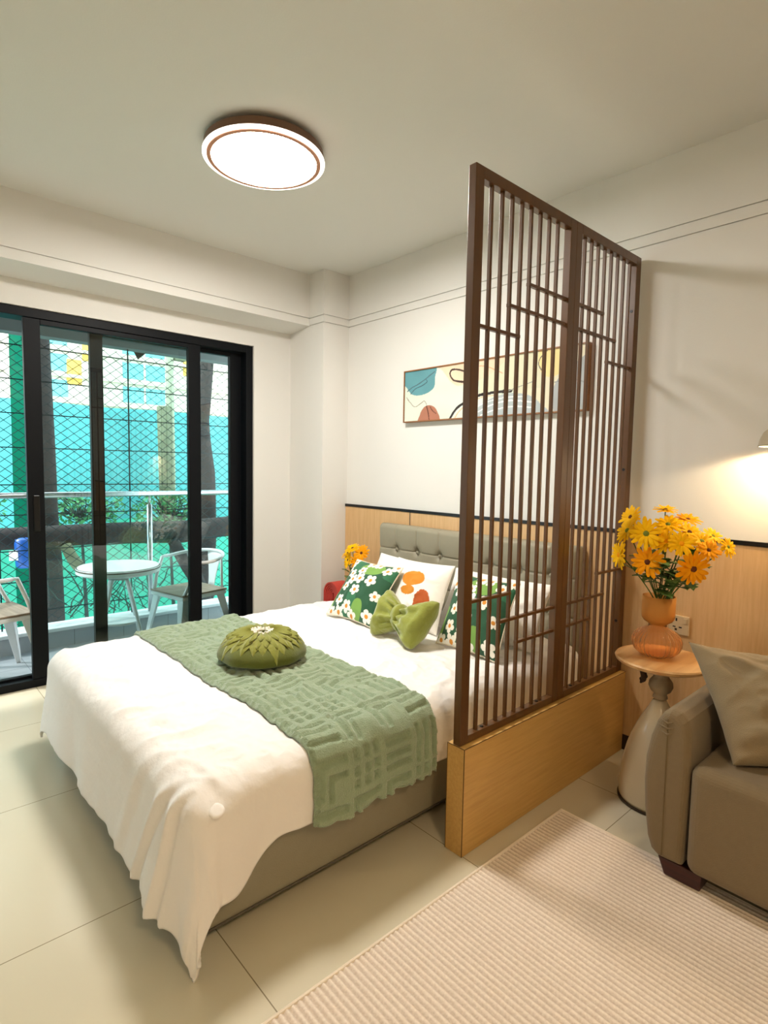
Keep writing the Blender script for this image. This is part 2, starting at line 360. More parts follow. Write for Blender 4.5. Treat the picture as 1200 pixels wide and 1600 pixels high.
def shrub(c,rx,ry,rz,n,label,seed,size=.06):
    r=random.Random(seed); t=thing('leafy_shrub',label,'shrub',(c[0],c[1],-3.0)); m=MB(); tw=MB()
    for i in range(n):
        a=r.random()*2*PI; q=r.random()**.5; zz=r.uniform(-1,1)
        p=Vector((c[0]+rx*q*cos(a),c[1]+ry*q*sin(a)*math.sqrt(max(0,1-zz*zz*.6)),c[2]+rz*zz))
        d=Vector((r.uniform(-1,1),r.uniform(-1,1),r.uniform(-.6,.8))).normalized(); s=d.cross(Vector((r.random(),r.random(),r.random()))).normalized()
        l=size*r.uniform(.6,1.4); w=l*.28
        m.add([p,p+d*l*.5+s*w,p+d*l,p+d*l*.5-s*w],[(0,1,2,3)])
        if i%10==0: tw.tube([(c[0],c[1],c[2]-rz),p.lerp(Vector(c),.5)+Vector((0,r.uniform(-.1,.1),0)),p],.006,4)
    obj('stem',MB().tube([(c[0],c[1],-3.0),(c[0]+.03,c[1]+.05,-1),(c[0],c[1],c[2]-rz)],[.035,.025,.012],8),TWIG,t,smooth=True); obj('foliage',m,LEAFG,t); obj('twigs',tw,TWIG,t); return t
shrub((-2.9,-.15,.78),.25,.42,.20,500,'green leafy shrub behind the level log near the utility pole',1)
shrub((-3.0,-1.0,.82),.2,.45,.14,420,'green leafy shrub showing above the level log left of the railing post',2)
shrub((-2.75,-2.0,.80),.18,.35,.22,420,'green leafy shrub beyond the open left side of the door',4)
r=random.Random(11); m=MB()
for i in range(26):
    y=r.uniform(-1.5,-.5); z=r.uniform(-.15,.1); p=[Vector((-2.28,y,z))]
    dy=r.uniform(-.12,.14); 
    for q in range(5): p.append(p[-1]+Vector((r.uniform(-.02,.02),dy*.6+r.uniform(-.03,.03),r.uniform(.04,.11))))
    m.tube(p,[.006,.006,.005,.004,.003,.002],4)
tag(obj('twig_tangle',m,TWIG),'tangle of thin bare twigs under the level log','twigs')
m=MB().add([(-1.475,-1.005,2.20),(-1.475,-.845,2.20),(-1.475,-.95,2.10),(-1.455,-1.005,2.20),(-1.455,-.845,2.20),(-1.455,-.95,2.10)],[(0,1,2),(3,5,4),(0,3,4,1),(1,4,5,2),(2,5,3,0)])
tag(obj('metal_bracket',m,mat('dark_rust',(46,38,34),.8)),'small dark triangular bracket hanging under the slab edge above the railing post','bracket')
# blue container with a white card
t=thing('blue_container','blue plastic container with a white card beyond the left armchair, behind the grille','container',(-2.1,-1.66,.42))
obj('tub',MB().lathe([(0,.43),(.05,.43),(.062,.45),(.066,.62),(.060,.66),(.03,.67),(0,.67)],-2.08,-1.655,24),mat('blue_plastic',(14,74,150),.35),t,smooth=True)
obj('card',MB().box(-2.035,-1.765,.50,-2.030,-1.705,.58),mat('white_card',(235,240,240),.6),t)
# apartment building far behind the netting
BW=mat('far_wall',(226,216,196),.8,var=.03); BC=mat('far_cyan_pane',(112,200,204),.3); BY=mat('far_yellow',(236,186,86),.7)
t=thing('apartment_building','pale apartment block with blue window bands and yellow panels behind the netting','building',(-10.5,2,-3))
obj('wall',MB().box(-11.5,-6,-3,-10,9,12),BW,t)
for y0 in (-1.6,-.35,1.65,4.9,6.2):
    for k in range(5):
        z0=2.62+k*.52
        p=obj('window',MB().box(-10.04,y0,z0,-9.985,y0+.92,z0+.34),BC,t)
        obj('mullion',MB().box(-9.985,y0+.44,z0,-9.97,y0+.48,z0+.34),BW,p)
for y0,z0,w_,h_ in ((3.0,3.35,.3,.75),(.55,2.9,.28,.5),(3.2,2.5,.3,.6),(-2.3,3.0,.4,.9),(.85,3.4,.2,.4)):
    obj('yellow_panel',MB().box(-10.02,y0,z0,-9.98,y0+w_,z0+h_),BY,t)
for k in range(6): obj('balcony_slab',MB().box(-10.10,-6,2.50+k*.52,-9.88,9,2.56+k*.52),BW,t)
struct('trim_7',MB().box(-40,-30,-3.2,-1.6,40,-3.0),mat('far_ground',(120,130,112),.9,var=.2),'ground far below the balcony')

# ------------------------------------------------------------------ balcony furniture
SEATW=wood('weathered_seat_wood',(120,104,88),(168,150,128),'X',rough=.55,scale=5)
def chair_parts(t):
    # local coords: origin on the floor under the seat centre, front = -Y
    def q(n,m,mt,par=t,**k): 
        o=obj(n,m,mt,None,**k); o.parent=par; return o
    s=.19; z=.40
    for sx in (-1,1):
        for sy,by in ((-1,-.235),(1,.245)):
            top=.165 if sy<0 else .15
            m=MB(); x0,y0=sx*.175,sy*.17; x1,y1=sx*.225,by
            w0,w1=.070,.026
            # L-section tapered leg
            m.hexa([(x1-sx*w1,y1,0),(x1,y1,0),(x1,y1-sy*.004,0),(x1-sx*w1,y1-sy*.004,0),(x0-sx*w0,y0,z),(x0,y0,z),(x0,y0-sy*.004,z),(x0-sx*w0,y0-sy*.004,z)])
            m.hexa([(x1,y1,0),(x1,y1-sy*w1,0),(x1-sx*.004,y1-sy*w1,0),(x1-sx*.004,y1,0),(x0,y0,z),(x0,y0-sy*w0,z),(x0-sx*.004,y0-sy*w0,z),(x0-sx*.004,y0,z)])
            q('leg',m,WHITEM,bevel=.0015)
    q('seat_frame',MB().box(-.19,-.185,.375,.19,.185,.405),WHITEM,bevel=.008)
    q('seat_board',MB().box(-.193,-.188,.406,.193,.188,.418),SEATW,bevel=.004)
    pts=[]
    for i in range(25):
        a=-.15*PI+ (1.3*PI)*i/24
        pts.append((.235*cos(a),.02+.215*sin(a),.635+.035*max(0,sin(a))))
    rail=[(.175,-.165,.41),(.205,-.13,.50)]+[tuple(p) for p in pts]+[(-.205,-.13,.50),(-.175,-.165,.41)]
    q('arm_rail',MB().tube(rail,.0125,10),WHITEM,smooth=True)
    q('back_splat',MB().grid(lambda u,v:((u-.5)*(.07+.10*v**1.5),.19+.035*v+.01*cos((u-.5)*2),.41+.25*v),8,10),WHITEM,smooth=True,solid=.003)
    for sx in (-1,1): q('back_strut',MB().tube([(sx*.15,.175,.405),(sx*.20,.13,.655)],.009,8),WHITEM,smooth=True)
c1=thing('metal_armchair','white metal armchair with a grey wooden seat, right of the round balcony table','chair',(-.735,-.865,-.03),'metal armchairs on the balcony')
chair_parts(c1); c1.rotation_euler=(0,0,math.radians(12))
c2=copy_tree(c1); c2.location=(-.80,-2.06,-.03); c2.rotation_euler=(0,0,math.radians(190)); c2['label']='white metal armchair cut off by the left edge of the view, beyond the open door'
t=thing('round_table','white round balcony table with splayed legs and a small lower shelf','table',(-.85,-1.31,-.03))
obj('tabletop',MB().lathe([(0,.535),(.245,.535),(.266,.545),(.266,.575),(.262,.578)],-.85,-1.31,48,cap=False),WHITEM,t,smooth=False,bevel=.003)
obj('top_inlay',MB().lathe([(.255,.5785),(.255,.583),(0,.583)],-.85,-1.31,48),mat('white_tabletop',(236,234,230),.35),t)
obj('edge_band',MB().lathe([(.2665,.566),(.2672,.566),(.2672,.575),(.2665,.575)],-.85,-1.31,48),mat('brown_edge_band',(70,54,44),.5),t)
obj('hub',MB().lathe([(0,.49),(.07,.49),(.08,.505),(.075,.535),(0,.535)],-.85,-1.31,24),mat('grey_hub',(150,156,158),.4,.5),t)
obj('lower_shelf',MB().lathe([(0,.19),(.125,.19),(.128,.197),(.125,.204),(0,.204)],-.85,-1.31,32),WHITEM,t)
for a in (10,100,190,280):
    a=math.radians(a+22); d=Vector((cos(a),sin(a),0)); c=Vector((-.85,-1.31,0))
    obj('leg',MB().tube([c+d*.05+Vector((0,0,.50)),c+d*.075+Vector((0,0,.47)),c+d*.22+Vector((0,0,-.03))],[.012,.013,.010],10),WHITEM,t,smooth=True)
# ------------------------------------------------------------------ low partition and slatted screen
EDGE=mat('dark_edge',(84,56,22),.5)
t=thing('low_partition','low pale wood partition wall with thin dark edges standing under the slatted screen','partition',(2.06,-.58,0))
PX0,PX1,PYF,PH=2.024,2.097,-1.158,.37
obj('body',MB().box(PX0,PYF,.001,PX1,-.018,PH),OAKB,t,bevel=.0008)
e=.0014
m=MB(); m.box(PX1-e,PYF-.0006,.001,PX1+.0008,PYF+e,PH); m.box(PX0-.0008,PYF-.0006,.001,PX0+e,PYF+e,PH); m.box(PX0,PYF-.0006,PH-e,PX1,PYF+e,PH+.0006); m.box(PX1-e,PYF,PH-e,PX1+.0007,-.018,PH+.0006)
obj('edge_line',m,EDGE,t)
t=thing('slatted_screen','tall brown metal screen of upright slats with staggered cross bars, on the low partition','screen',(2.06,-.58,.371))
SX0,SX1=2.046,2.075; ZB,ZT=.3715,2.216
def frame(y0,y1):
    obj('frame',MB().box(SX0,y0,ZB,SX1,y0+.041,ZT).box(SX0,y1-.041,ZB,SX1,y1,ZT).box(SX0,y0+.041,ZB,SX1,y1-.041,ZB+.026).box(SX0,y0+.041,ZT-.036,SX1,y1-.041,ZT),BROWN,t,bevel=.0012)
frame(-1.156,-.5605); frame(-.5595,-.019)
sa=[-1.060,-1.004,-.949,-.894,-.839,-.783,-.726,-.670]; sb=[-.476,-.424,-.371,-.317,-.262,-.206,-.151,-.097]
for y in sa+sb: obj('slat',MB().box(2.0545,y-.0052,ZB+.0262,2.0665,y+.0052,ZT-.0362),BROWN,t,bevel=.0008)
def bar(ya,yb,z): obj('cross_bar',MB().box(2.0535,ya,z-.0055,2.0675,yb,z+.0055),BROWN,t,bevel=.0008)
for s in (0,1):
    z1,z2,z3=((1.925,1.833,1.739) if s==0 else (.660,.752,.847))
    bar(sa[4]-.006,-.602,z1); bar(sa[2]-.006,-.602,z2); bar(-1.114,sa[3]+.006,z3)
    bar(-.518,sb[3]+.006,z1); bar(-.518,sb[5]+.006,z2); bar(sb[4]-.006,-.060,z3)
for z in (1.984,1.294,.608):
    m=MB().tube([(2.0605,-.0605,z),(2.0605,-.0618,z)],.0065,12); obj('screw_hole',m,BLACKT,t)
for y in (-1.035,-.70,-.45,-.16): obj('screw',MB().lathe([(0,ZB+.0262),(.007,ZB+.0262),(.006,ZB+.029),(0,ZB+.030)],2.0605,y+.01,10),BLACKT,t)

# ------------------------------------------------------------------ rug
RP=.0175
m_,nt,N,L,b=newmat('ribbed_rug'); g=N.new('ShaderNodeNewGeometry'); sp=N.new('ShaderNodeSeparateXYZ'); L.new(g.outputs['Position'],sp.inputs[0])
sn=math_node(N,L,'SINE',math_node(N,L,'MULTIPLY',sp.outputs['Y'],2*PI/RP)); fx=math_node(N,L,'ADD',math_node(N,L,'MULTIPLY',sn,.5),.5)
tn=N.new('ShaderNodeTexNoise'); tn.inputs['Scale'].default_value=170; tn.inputs['Detail'].default_value=2; L.new(g.outputs['Position'],tn.inputs['Vector'])
fx=math_node(N,L,'ADD',math_node(N,L,'MULTIPLY',fx,.7),math_node(N,L,'MULTIPLY',math_node(N,L,'SUBTRACT',tn.outputs['Fac'],.3),.9))
mx=N.new('ShaderNodeMix'); mx.data_type='RGBA'; mx.clamp_factor=True; L.new(fx,mx.inputs['Factor']); mx.inputs['A'].default_value=lin((194,176,158)); mx.inputs['B'].default_value=lin((240,228,214))
L.new(mx.outputs['Result'],b.inputs['Base Color']); b.inputs['Roughness'].default_value=.95
t=thing('ribbed_rug','large cream and beige ribbed rug lying in front of the sofa','rug',(3.2,-1.6,0))
RX0,RX1,RY0,RY1=2.176,4.3,-3.1,-.672
n=int((RY1-RY0)/RP*6)
m=MB().grid(lambda u,v:(RX0+(RX1-RX0)*u,RY0+(RY1-RY0)*v,.0085+.0022*sin(2*PI*(RY0+(RY1-RY0)*v)/RP)),1,n)
m.add([(RX0,RY0,.001),(RX1,RY0,.001),(RX1,RY1,.001),(RX0,RY1,.001)],[(0,1,2,3)])
obj('pile',m,MATS.get('x') or m_,t)
BIND=mat('rug_binding',(238,226,208),.9,bump=.3,bscale=300)
m=MB().tube([(RX0,RY0,.0075),(RX0,RY1,.0075),(RX1,RY1,.0075),(RX1,RY0,.0075)],.0062,8,closed=True)
obj('binding',m,BIND,t,smooth=False)

# ------------------------------------------------------------------ bed
LEATH=mat('grey_beige_leatherette',(150,143,122),.5,var=.04,vscale=30,bump=.12,bscale=260)
t=thing('bed','double bed with a grey beige upholstered base and a buttoned headboard','bed',(1.16,-1.0,0))
obj('base',MB().box(.435,-1.955,.035,1.888,-.125,.27),LEATH,t,bevel=.012,seg=3)
obj('base_piping',MB().tube([(1.891,-.13,.05),(1.891,-1.958,.05),(.432,-1.958,.05)],.004,6),mat('dark_piping',(90,84,72),.6),t)
for x,y in ((1.80,-1.86),(.52,-1.86),(1.80,-.22),(.52,-.22)): obj('foot',MB().box(x-.04,y-.04,.0,x+.04,y+.04,.035),BLACKT,t,bevel=.004)
obj('mattress',MB().box(.45,-1.93,.272,1.87,-.13,.418),mat('mattress_cloth',(232,228,220),.8),t,bevel=.03,seg=4)
BXS=[.624+.185*k for k in range(7)]; BZ=[.77,.58,.39]; HX0,HX1,HZ=.462,1.872,.925
def hb(u,v):
    x=HX0+(HX1-HX0)*u; z=.10+(HZ-.10)*v
    ex=min(x-HX0,HX1-x); ez=HZ-z; e_=1.0
    y=-.098
    def rnd_(d,r): return 0 if d>r else r-math.sqrt(max(0,r*r-(r-d)**2))
    y+=rnd_(ex,.03)+rnd_(ez,.03)
    for bx in BXS:
        y+=.0045*math.exp(-((x-bx)/.004)**2)
        for bz in BZ: 
            d2=(x-bx)**2+(z-bz)**2
            if d2<.02: y+=.024*math.exp(-d2/.00045)+.010*math.exp(-d2/.0022)
    for bz in BZ: y+=.006*math.exp(-((z-bz)/.0045)**2)
    # soft puff inside each square
    fx=abs(((x-.624)/.185)%1-.5)*2; fz=abs(((z-.77)/.19)%1-.5)*2
    y-=.006*(1-fx**2)*(1-fz**2)
    return (x,min(y,-.03),z)
hd=obj('headboard',MB().grid(hb,470,260),LEATH,t,smooth=True)
obj('headboard_back',MB().box(HX0+.001,-.068,.035,HX1-.001,-.018,HZ-.002),LEATH,t,bevel=.008)
for bz in BZ[:2]:
    for bx in BXS: obj('button',MB().sphere((bx,-.086,bz),.010,.006,.010,12,8),LEATH,t,smooth=True)
DUV=mat('white_duvet_cotton',(240,236,232),.85,bump=.22,bscale=38,sheen=.1)
RHO=.075; DX0,DX1,DYF,DZ=.415,1.932,-2.018,.458
IX0,IX1,IYF=DX0+RHO,DX1-RHO,DYF+RHO
BUT=[(1.478,-1.925),(1.043,-1.915),(IX1+.055,-1.945),(.62,-1.915),(1.48,-1.49),(1.05,-1.49)]
def duvet_top(X,Y):
    z=.010*nz(X,Y,0,3.2)+.005*nz(X,Y,3,9)
    w_=1-abs(nz(X*1.0+Y*.5,Y*1.1-X*.4,7,6)); z+=.009*max(0,w_-.74)/.26
    w_=1-abs(nz(X*.6+Y*1.3,Y*.4-X*1.2,2,14)); z+=.0035*max(0,w_-.75)/.25
    z+=.012*math.exp(-((Y+.75)/.35)**2)*(1 if Y>-1.2 else .3)
    return z
def drape(X,Y,lift=0,flare=True,dz=0):
    dx=X-IX1 if X>IX1 else (IX0-X if X<IX0 else 0); sx=1 if X>IX1 else -1
    dy=IYF-Y if Y<IYF else 0
    r=math.hypot(dx,dy); bx=min(max(X,IX0),IX1); by=max(Y,IYF)
    tz=duvet_top(X,Y)
    if r<1e-6: return Vector((X,Y,DZ+tz+lift+dz))
    c,s=dx/r,dy/r
    a=r/RHO
    if a<PI/2: out=RHO*sin(a); down=RHO*(1-cos(a)); k=1-a/(PI/2)
    else: out=RHO; down=RHO+(r-RHO*PI/2); k=0
    la=min(a,PI/2)
    f=0
    if flare:
        hang=max(0,down-.04)
        along=(Y if dx>dy else X)
        f=hang*(.06+.07*nz(along,sx,2,5)+.015*nz(along,sx,5,14))+.002*nz(X,Y,1,16)
    o_=out+f+lift*sin(la)
    P=Vector((bx+sx*c*o_,by-s*o_,DZ-down+tz*k+lift*cos(la)+dz))
    if flare and dy>0:
        q_=min(1,dy/.38); h_=math.exp(-((X-1.76)/.12)**2)
        P.y-=.035*h_*q_**1.5
        for (xa,xb,wd,am) in ((1.83,1.62,.018,.012),(1.87,1.80,.014,.014),(1.66,1.46,.03,.005)):
            P.y-=am*math.exp(-((X-(xa+(xb-xa)*q_))/wd)**2)*min(1,dy/.12)
            P.y+=am*.8*math.exp(-((X-(xa+(xb-xa)*q_)-wd*1.7)/wd)**2)*min(1,dy/.12)
    if flare and sx>0 and dx>0:
        P.x+=.045*min(1,dx/.2)*min(1,max(0,-1.80-Y)/.25)
    if flare and sx<0 and dx>0 and dy>0:
        P.x-=.10*min(1,dx/.2)*min(1,dy/.35)
    return P
RR,RF,RLs=.250,.402,.25
def duv(u,v):
    X=(IX0-RLs)+(IX1+RR-(IX0-RLs))*u; Y=(IYF-RF)+(-.125-(IYF-RF))*v
    if u>.8: X+=(.014*nz(Y,1,0,6)+.006*nz(Y,2,0,13))*(u-.8)/.2
    e_=min(1,max(0,(-1.76-Y)/.16)); X+=(.075*e_*e_*(3-2*e_))*max(0,(u-.80)/.2)
    if v<.2: Y+=(.012*nz(X,1,5,6)+.006*nz(X,4,0,14))*(.2-v)/.2
    P=drape(X,Y)
    for (bx,by) in BUT:
        d2=(X-bx)**2+(Y-by)**2
        if d2<.02: 
            dn=Vector((0,0,1)) if X<IX1 and Y>IYF else Vector((.7 if X>IX1 else 0,-.6,.5)).normalized()
            P-=dn*(.013*math.exp(-d2/.0011))
    P.z=max(P.z,.012)
    return P
t=thing('duvet','rumpled white duvet spread over the bed with one corner hanging to the floor','duvet',(1.16,-1.1,.43))
obj('cover',MB().grid(duv,300,330),DUV,t,smooth=True,solid=.010)
for (bx,by) in BUT[:3]:
    p=duv((bx-(IX0-RLs))/(IX1+RR-(IX0-RLs)),(by-(IYF-RF))/(-.125-(IYF-RF))); e1=drape(bx+.004,by)-drape(bx-.004,by); e2=drape(bx,by+.004)-drape(bx,by-.004)
    n_=e1.cross(e2).normalized(); e1.normalize(); e2=n_.cross(e1)
    m=MB(); K=20; vs=[p+n_*.004]; 
    for rr,h in ((.013,.0042),(.019,.003),(.0215,-.001)):
        vs+=[p+n_*h+(e1*cos(2*PI*i/K)+e2*sin(2*PI*i/K))*rr for i in range(K)]
    fs=[(0,1+i,1+(i+1)%K) for i in range(K)]+[(1+q*K+i,1+(q+1)*K+i,1+(q+1)*K+(i+1)%K,1+q*K+(i+1)%K) for q in range(2) for i in range(K)]
    obj('tuft_button',m.add(vs,fs),DUV,t,smooth=True)

# green runner with a carved pattern
random.seed(5)
RY0r,RY1r=-1.645,-1.125; RXA,RXB=IX0-.25,IX1+.262
W_=RXB-RXA; Hh=RY1r-RY0r
GX,GY=int(W_/.0042),int(Hh/.0042)
mask=[[0]*(GX+1) for _ in range(GY+1)]
def seg(xa,ya,xb,yb,wd=.0055):
    for j in range(max(0,int((ya-wd)/.0042)),min(GY,int((yb+wd)/.0042))+1):
        for i in range(max(0,int((xa-wd)/.0042)),min(GX,int((xb+wd)/.0042))+1):
            mask[j][i]=1
cs=.13; ny=4; nx=int(W_/cs)+1
for a in range(nx):
    for b_ in range(ny):
        x0=a*cs; y0=b_*cs; k=(a*2+b_*3+random.randint(0,1))%4
        if k==0:
            for q in range(3): seg(x0+.02,y0+.025+q*.038,x0+cs-.015,y0+.027+q*.038)
        elif k==1:
            for q in range(3): seg(x0+.025+q*.038,y0+.02,x0+.027+q*.038,y0+cs-.015)
        elif k==2:
            for q in range(3):
                for p in range(3): seg(x0+.02+q*.040,y0+.022+p*.040,x0+.030+q*.040,y0+.028+p*.040)
        else:
            seg(x0+.02,y0+.02,x0+cs-.02,y0+.022); seg(x0+.02,y0+.02,x0+.022,y0+cs-.02); seg(x0+.055,y0+.055,x0+cs-.015,y0+.057); seg(x0+.055,y0+.055,x0+.057,y0+cs-.02)
for j in (2,GY-2):
    for i in range(GX+1):
        if (i//3)%3: mask[j][i]=1
def run(u,v):
    i=round(u*GX); j=round(v*GY); X=RXA+W_*u; Y=RY0r+Hh*v
    X+=.02*nz(Y,3,0,5)*abs(2*u-1)**6+.008*abs(sin(Y*38))*(abs(2*u-1)**14); Y+=.012*nz(X,3,0,4)+.004*nz(X,1,0,25)
    e=min(v,1-v)*Hh; l=.022*min(1,(e/.012+.25))
    return drape(X,Y,lift=l-(.0120 if mask[j][i] else 0)+.002*nz(X,Y,0,30),dz=0)
GREEN=mat('sage_chenille',(146,164,134),.95,var=.10,vscale=60,bump=.5,bscale=230,sheen=.4)
tag(obj('bed_runner',MB().grid(run,GX,GY),GREEN,smooth=True,solid=.008),'sage green chenille runner with carved line pattern across the foot half of the bed','bed runner')

# ------------------------------------------------------------------ cushions
def cushion(mb,BL,BR,TL,T,colf=None,n=60,pinch=.07,seed=0,wr=.004,ws=9,flop=None):
    BL,BR,TL=map(Vector,(BL,BR,TL)); U=BR-BL; V=TL-BL; Nn=U.cross(V).normalized(); c0=BL+U*.5+V*.5
    for side in (1,-1):
        def f(u,v):
            s,q=2*u-1,2*v-1
            s2=s*(1-pinch*(1-q*q)); q2=q*(1-pinch*(1-s*s))
            h=T/2*(max(0,(1-s**4)*(1-q**4)))**.55*(.55+.45*(1-s*s)*(1-q*q))
            ed=max(abs(s),abs(q)); w_=wr*(nz(s*ws*.35+seed,q*ws*.35,seed,1)+.6*(1-2*abs(nz(s*1.5+seed,q*1.5,side,2.2))))*(1-ed**6)
            P=c0+U*(s2/2)+V*(q2/2)+Nn*side*(h+w_)
            if flop: P+=flop(s,q)
            return P
        mb.grid(f,n,n,(lambda u,v:colf(u,v,side)) if colf else None)
    return mb
DAISY=[(.21,.71),(.32,.60),(.47,.64),(.23,.47),(.49,.43),(.70,.64),(.41,.79),(.23,.23),(.44,.15),(.85,.87),(.10,.04),(.28,.04),(.06,.95),(.05,.82),(.88,.10),(.89,.42),(.95,.98),(.47,.98),(.62,.97),(.57,.03)]
def daisycol(u,v,side):
    x,y=u,v
    for i,(a,b_) in enumerate(DAISY):
        dx,dy=x-a,y-b_; d=math.hypot(dx,dy); R_=.086+.018*((i*7)%3)/2
        if d<R_*1.1:
            th=math.atan2(dy,dx)+i*1.3
            if d<R_*.30: return (214,140,40)
            k=abs(cos(2.5*th)); 
            if d<R_*(.50+.50*k**.55): return (246,242,228)
    g=nz(x*2.3,y*2.3,4.2,1.3)
    if math.hypot((x-.56)/.24,(y-.86)/.13)<1 or math.hypot((x-.66)/.11,(y-.14)/.17)<1 or (x<.09 and y<.5): return (118,160,70)
    if nz(x*3,y*3,9,1)>.22: return (44,108,72)
    return (30,82,52)
PRINT=vcol('printed_cotton')
BACKW=(238,230,214)
def pillow_thing(name,label,cat,BL,BR,TL,T,m,colf=None,n=60,piping=None,**k):
    t=thing(name,label,cat,tuple(Vector(BL).lerp(Vector(BR),.5)))
    mb=MB(); cushion(mb,BL,BR,TL,T,colf,n,**k); obj('case',mb,m,t,smooth=True,weld=not colf)
    if piping:
        BL,BR,TL=map(Vector,(BL,BR,TL)); U=BR-BL; V=TL-BL; c0=BL+U*.5+V*.5; P=[]; pn=k.get('pinch',.07)
        for (s0,q0,s1,q1) in ((-1,-1,1,-1),(1,-1,1,1),(1,1,-1,1),(-1,1,-1,-1)):
            for i in range(16):
                s=s0+(s1-s0)*i/16; q=q0+(q1-q0)*i/16; P.append(c0+U*(s*(1-pn*(1-q*q))/2)+V*(q*(1-pn*(1-s*s))/2))
        obj('piping',MB().tube(P,.0035,6,closed=True),piping,t,smooth=True)
    return t
WP=mat('white_pillow_cotton',(244,240,234),.85,bump=.35,bscale=45,sheen=.1)
PIPE=mat('cream_piping',(226,214,190),.8)
pillow_thing('sleeping_pillow','plain white pillow against the headboard behind the left daisy cushion','pillow',(.62,-.40,.475),(1.22,-.40,.475),(.655,-.245,.765),.13,WP,seed=1,wr=.010,pinch=.09)
pillow_thing('sleeping_pillow','plain white pillow against the headboard at the right end, behind the slatted screen','pillow',(1.28,-.42,.475),(1.87,-.42,.475),(1.28,-.27,.765),.14,WP,seed=2,wr=.010,pinch=.06)
def ovals(u,v,side):
    if side>0:
        for (a,b_,ra,rb,tw) in ((.50,.70,.20,.125,.15),(.47,.50,.13,.075,.1),(.74,.36,.125,.20,.0)):
            dx,dy=u-a,v-b_; x=dx*cos(tw)+dy*sin(tw); y=-dx*sin(tw)+dy*cos(tw)
            d=math.hypot(x/ra,y/rb)+.05*nz(u*30,v*30)
            if d<1: return (212,132,22) if a<.6 else (186,86,20)
    return (246,240,230)
pillow_thing('scatter_cushion','white square cushion printed with orange ovals in the middle of the bed','cushion',(1.02,-.575,.480),(1.42,-.565,.480),(.985,-.41,.795),.12,PRINT,ovals,120,seed=4,wr=.007)
dl=(.765,-.735,.482); dr_=(1.125,-.722,.482)
pillow_thing('daisy_cushion','dark green cushion printed with white daisies at the left side of the bed','cushion',dl,dr_,(.762,-.52,.762),.13,PRINT,daisycol,190,PIPE,seed=5,wr=.004)
pillow_thing('daisy_cushion','dark green cushion printed with white daisies standing behind the slats of the screen','cushion',(1.497,-.650,.482),(1.845,-.655,.482),(1.478,-.475,.790),.13,PRINT,daisycol,190,PIPE,seed=6,wr=.004)
# bow cushion
VEL=mat('olive_green_velvet',(140,146,50),.75,var=.2,vscale=14,bump=.5,bscale=45,sheen=.6)
t=thing('bow_cushion','olive green velvet cushion shaped like a bow in front of the oval printed cushion','cushion',(1.335,-.75,.47))
K_=Vector((1.335,-.722,.575))
def lobe(B,T_,seed):
    B=Vector(B);T_=Vector(T_); Mo=(B+T_)/2; ax=Mo-K_; up_=(T_-B); uh=up_.length/2; up_.normalize(); nn_=ax.cross(up_).normalized()
    def f(u,v):
        a=u; th=2*PI*v
        h=.040+(uh-.040)*min(1,a*1.25)**.8 if a<.8 else uh
        tk=.034+.036*math.sin(min(1,a*1.15)*PI*.62); tk*=math.sqrt(max(0,1-max(0,(a-.55)/.45)**2.4))
        c,s=cos(th),sin(th)
        cc=abs(c)**.8*(1 if c>0 else -1); ss=abs(s)**1.0*(1 if s>0 else -1)
        r_=1+.30*sin(th*13+seed)*max(0,1-a*1.3)+.14*sin(th*7+a*4+seed)*(1-a*.7)+.16*nz(a*5,th*1.6,seed,1)
        bow=ax.length*.10*(abs(cc)**2)*(a)
        return K_+ax*a+up_*(h*cc)*(1 if a<.97 else .99)+nn_*(tk*ss*r_)+ax.normalized()*(-bow*.6 if a>.5 else 0)*a
    return MB().grid(f,40,64)
for B,T_,sd in (((1.175,-.780,.478),(1.165,-.655,.675),1),((1.495,-.800,.478),(1.545,-.672,.680),5)):
    obj('lobe',lobe(B,T_,sd),VEL,t,smooth=True,weld=True)
def knot(u,v):
    a=2*PI*u; b_=2*PI*v; R0,r0=.036,.019
    rr=R0+r0*cos(b_)*1.1+.002*sin(b_*5)
    return K_+Vector((sin(b_)*.026,0,0))+Vector((0,-.30,1)).normalized()*cos(a)*rr*1.25+Vector((0,-1,-.3)).normalized()*sin(a)*rr
obj('knot',MB().grid(knot,28,20),VEL,t,smooth=True,weld=True)
# round pleated cushion
OLV=mat('dark_olive_velvet',(90,96,24),.8,var=.15,vscale=25,bump=.15,bscale=120,sheen=.25)
OLVP=mat('olive_velvet_petal',(132,134,44),.75,var=.15,vscale=25,bump=.15,bscale=120,sheen=.4)
cx_,cy_,cz_=1.203,-1.385,.487
t=thing('round_cushion','round olive velvet cushion with layered leaf petals and a white beaded centre on the runner','cushion',(cx_,cy_,cz_))
R0=.178
def dome(rf,):  # height at relative radius
    rf=min(1,rf); return .036+.064*math.sqrt(max(0,1-rf**3.2))-.018*math.exp(-(rf/.2)**2)
obj('body',MB().grid(lambda u,v:(cx_+R0*(sin(v*PI)**.75)*cos(2*PI*u)*(1+.012*sin(2*PI*u*9)*1),cy_+R0*(sin(v*PI)**.75)*sin(2*PI*u)*(1+.02*sin(2*PI*u*9)),cz_+.036-.034*cos(v*PI)**.55 if v<.5 else cz_+dome(sin(v*PI)**.75)),72,30),OLV,t,smooth=True,weld=True)
random.seed(9)
